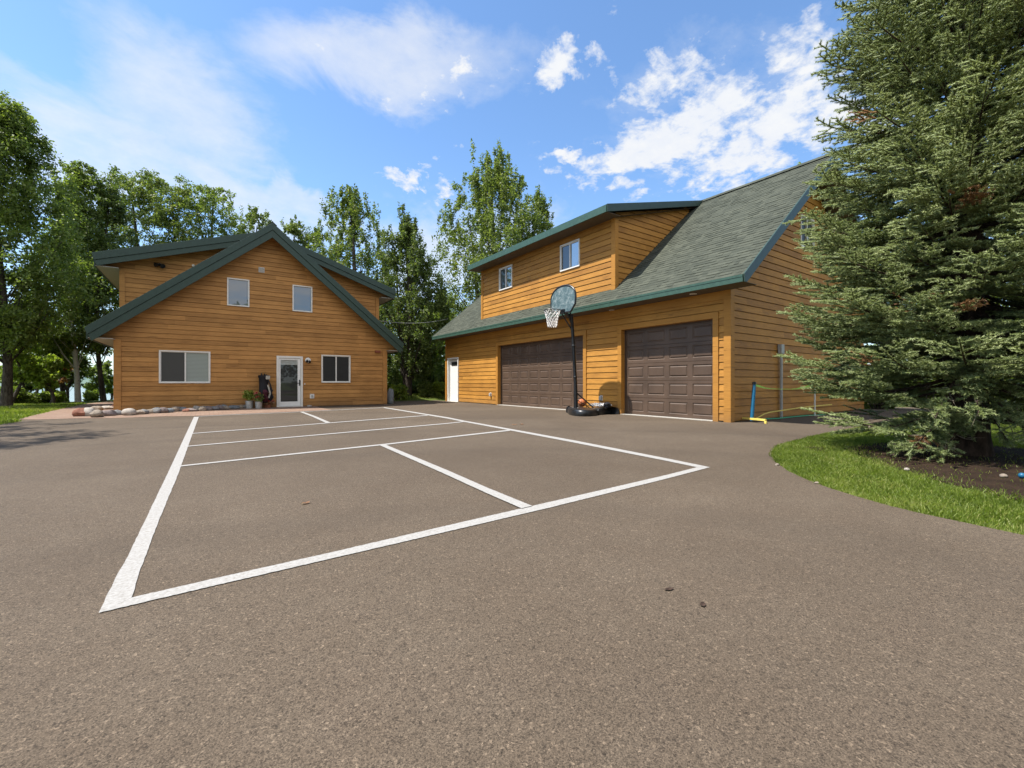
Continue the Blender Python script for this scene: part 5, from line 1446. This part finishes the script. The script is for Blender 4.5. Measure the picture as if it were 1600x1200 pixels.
# cloud-layer coordinates: flat deck seen in perspective
den = w_.math('ADD', w_.math('MAXIMUM', gz_, 0), .22)
cbv = w_.n('ShaderNodeCombineXYZ'); w_.l(w_.math('DIVIDE', gx, den), cbv.inputs[0]); w_.l(w_.math('DIVIDE', gy, den), cbv.inputs[1])
cv_ = cbv.outputs[0]
n1 = w_.noise(cv_, 5.5, 10, .64, .2); n2 = w_.noise(cv_, 17, 8, .62, .2); n3 = w_.noise(cv_, 1.5, 5, .5)
yaw = math.radians(34.82)
def dirof(x, y):
    a = math.atan2(x-800, F); e = math.atan2((598-y)*math.cos(a), F); return a+yaw, e
wx = w_.math('MULTIPLY', w_.math('SUBTRACT', w_.noise(cv_, 2.6, 6, .6), .5), .30); wy = w_.math('MULTIPLY', w_.math('SUBTRACT', w_.noise(cv_, 3.1, 6, .62, .7), .5), .22)
az = w_.math('ADD', az, wx); el0 = el; el = w_.math('ADD', el, wy)
def blobs(lst):
    tot = None
    for x, y, rx, ry, st, rot in lst:
        a, e = dirof(x, y); a2, _ = dirof(x+rx, y); _, e2 = dirof(x, y-ry)
        ra, re = max(.02, abs(a2-a)), max(.02, abs(e2-e))
        u = w_.math('SUBTRACT', az, a); v = w_.math('SUBTRACT', el, e)
        c_, s_ = math.cos(rot), math.sin(rot)
        uu = w_.math('DIVIDE', w_.math('ADD', w_.math('MULTIPLY', u, c_), w_.math('MULTIPLY', v, s_)), ra)
        vv = w_.math('DIVIDE', w_.math('SUBTRACT', w_.math('MULTIPLY', v, c_), w_.math('MULTIPLY', u, s_)), re)
        q = w_.math('ADD', w_.math('MULTIPLY', uu, uu), w_.math('MULTIPLY', vv, vv))
        g = w_.math('MULTIPLY', w_.math('DIVIDE', 1.0, w_.math('ADD', 1.0, w_.math('MULTIPLY', q, q))), st)
        tot = g if tot is None else w_.math('MAXIMUM', tot, g)
    return tot
puffy = blobs([(1030, 215, 130, 60, 1.2, .25), (1180, 225, 130, 70, 1.15, .5), (1080, 120, 120, 40, .72, 0), (880, 110, 36, 38, .85, 0), (1240, 110, 90, 50, .70, 0), (870, 247, 22, 18, .8, 0), (985, 305, 32, 12, .7, 0), (650, 275, 62, 16, .72, .1), (695, 297, 10, 10, .6, 0), (940, 90, 45, 30, .62, 0), (720, 110, 60, 35, .7, .4), (1340, 200, 120, 90, .7, 0), (870, 285, 20, 18, .55, 0), (620, 120, 140, 30, .6, .1)])
soft = blobs([(600, 95, 170, 55, .95, .12), (280, 170, 130, 110, .80, -.5), (120, 250, 180, 80, .85, 0), (330, 290, 190, 50, .95, -.35), (480, 335, 130, 26, .75, -.3), (740, 400, 150, 60, 1.0, 0), (660, 420, 60, 70, 1.0, 0), (60, 130, 150, 40, .45, 0), (1100, 180, 260, 130, .30, 0)])
hor = w_.ramp(el0, [(0, 1), (.12, .55), (.3, .05), (.5, 0)])
pm = w_.ramp(w_.math('ADD', puffy, w_.math('ADD', w_.math('MULTIPLY', w_.math('SUBTRACT', n1, .5), 1.9), w_.math('MULTIPLY', w_.math('SUBTRACT', n2, .5), 1.9))), [(.46, 0), (.85, .78), (1.25, 1)])
sm = w_.ramp(w_.math('ADD', soft, w_.math('MULTIPLY', w_.math('SUBTRACT', n1, .5), .85)), [(.15, 0), (.60, .42), (1.0, .68)])
# unseen bank of cloud added behind the viewer to fill the shaded walls
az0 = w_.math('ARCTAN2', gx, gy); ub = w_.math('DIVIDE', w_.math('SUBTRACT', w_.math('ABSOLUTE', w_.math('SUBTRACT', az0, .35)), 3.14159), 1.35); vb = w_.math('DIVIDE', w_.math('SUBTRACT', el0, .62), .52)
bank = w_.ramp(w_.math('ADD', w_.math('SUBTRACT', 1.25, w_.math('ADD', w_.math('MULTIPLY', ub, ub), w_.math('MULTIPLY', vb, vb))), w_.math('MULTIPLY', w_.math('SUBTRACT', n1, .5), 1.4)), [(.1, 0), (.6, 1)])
mask = w_.math('MAXIMUM', pm, w_.math('MAXIMUM', sm, w_.math('MULTIPLY', hor, .55)))
shade = w_.ramp(w_.math('ADD', w_.math('MULTIPLY', n2, .5), w_.math('MULTIPLY', n1, .5)), [(.35, (CL*.84, CL*.90, CL*1.02)), (.6, (CL*.98, CL, CL*1.03))])
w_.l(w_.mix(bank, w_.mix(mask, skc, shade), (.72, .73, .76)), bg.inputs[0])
cam = bpy.data.cameras.new('camera'); cam.sensor_width = 36; cam.lens = F/1600*36; cam.clip_end = 6000; cam.clip_start = .05; cam.shift_y = -2/1600
co_ = bpy.data.objects.new('camera', cam); COL.objects.link(co_); co_.location = (0, 0, K); co_.rotation_euler = (math.radians(90), 0, -math.radians(34.82))
scn.camera = co_
scn.view_settings.view_transform = 'Standard'; scn.view_settings.look = 'None'; scn.view_settings.gamma = 1; scn.view_settings.exposure = EXPO
scn.render.engine = 'CYCLES'
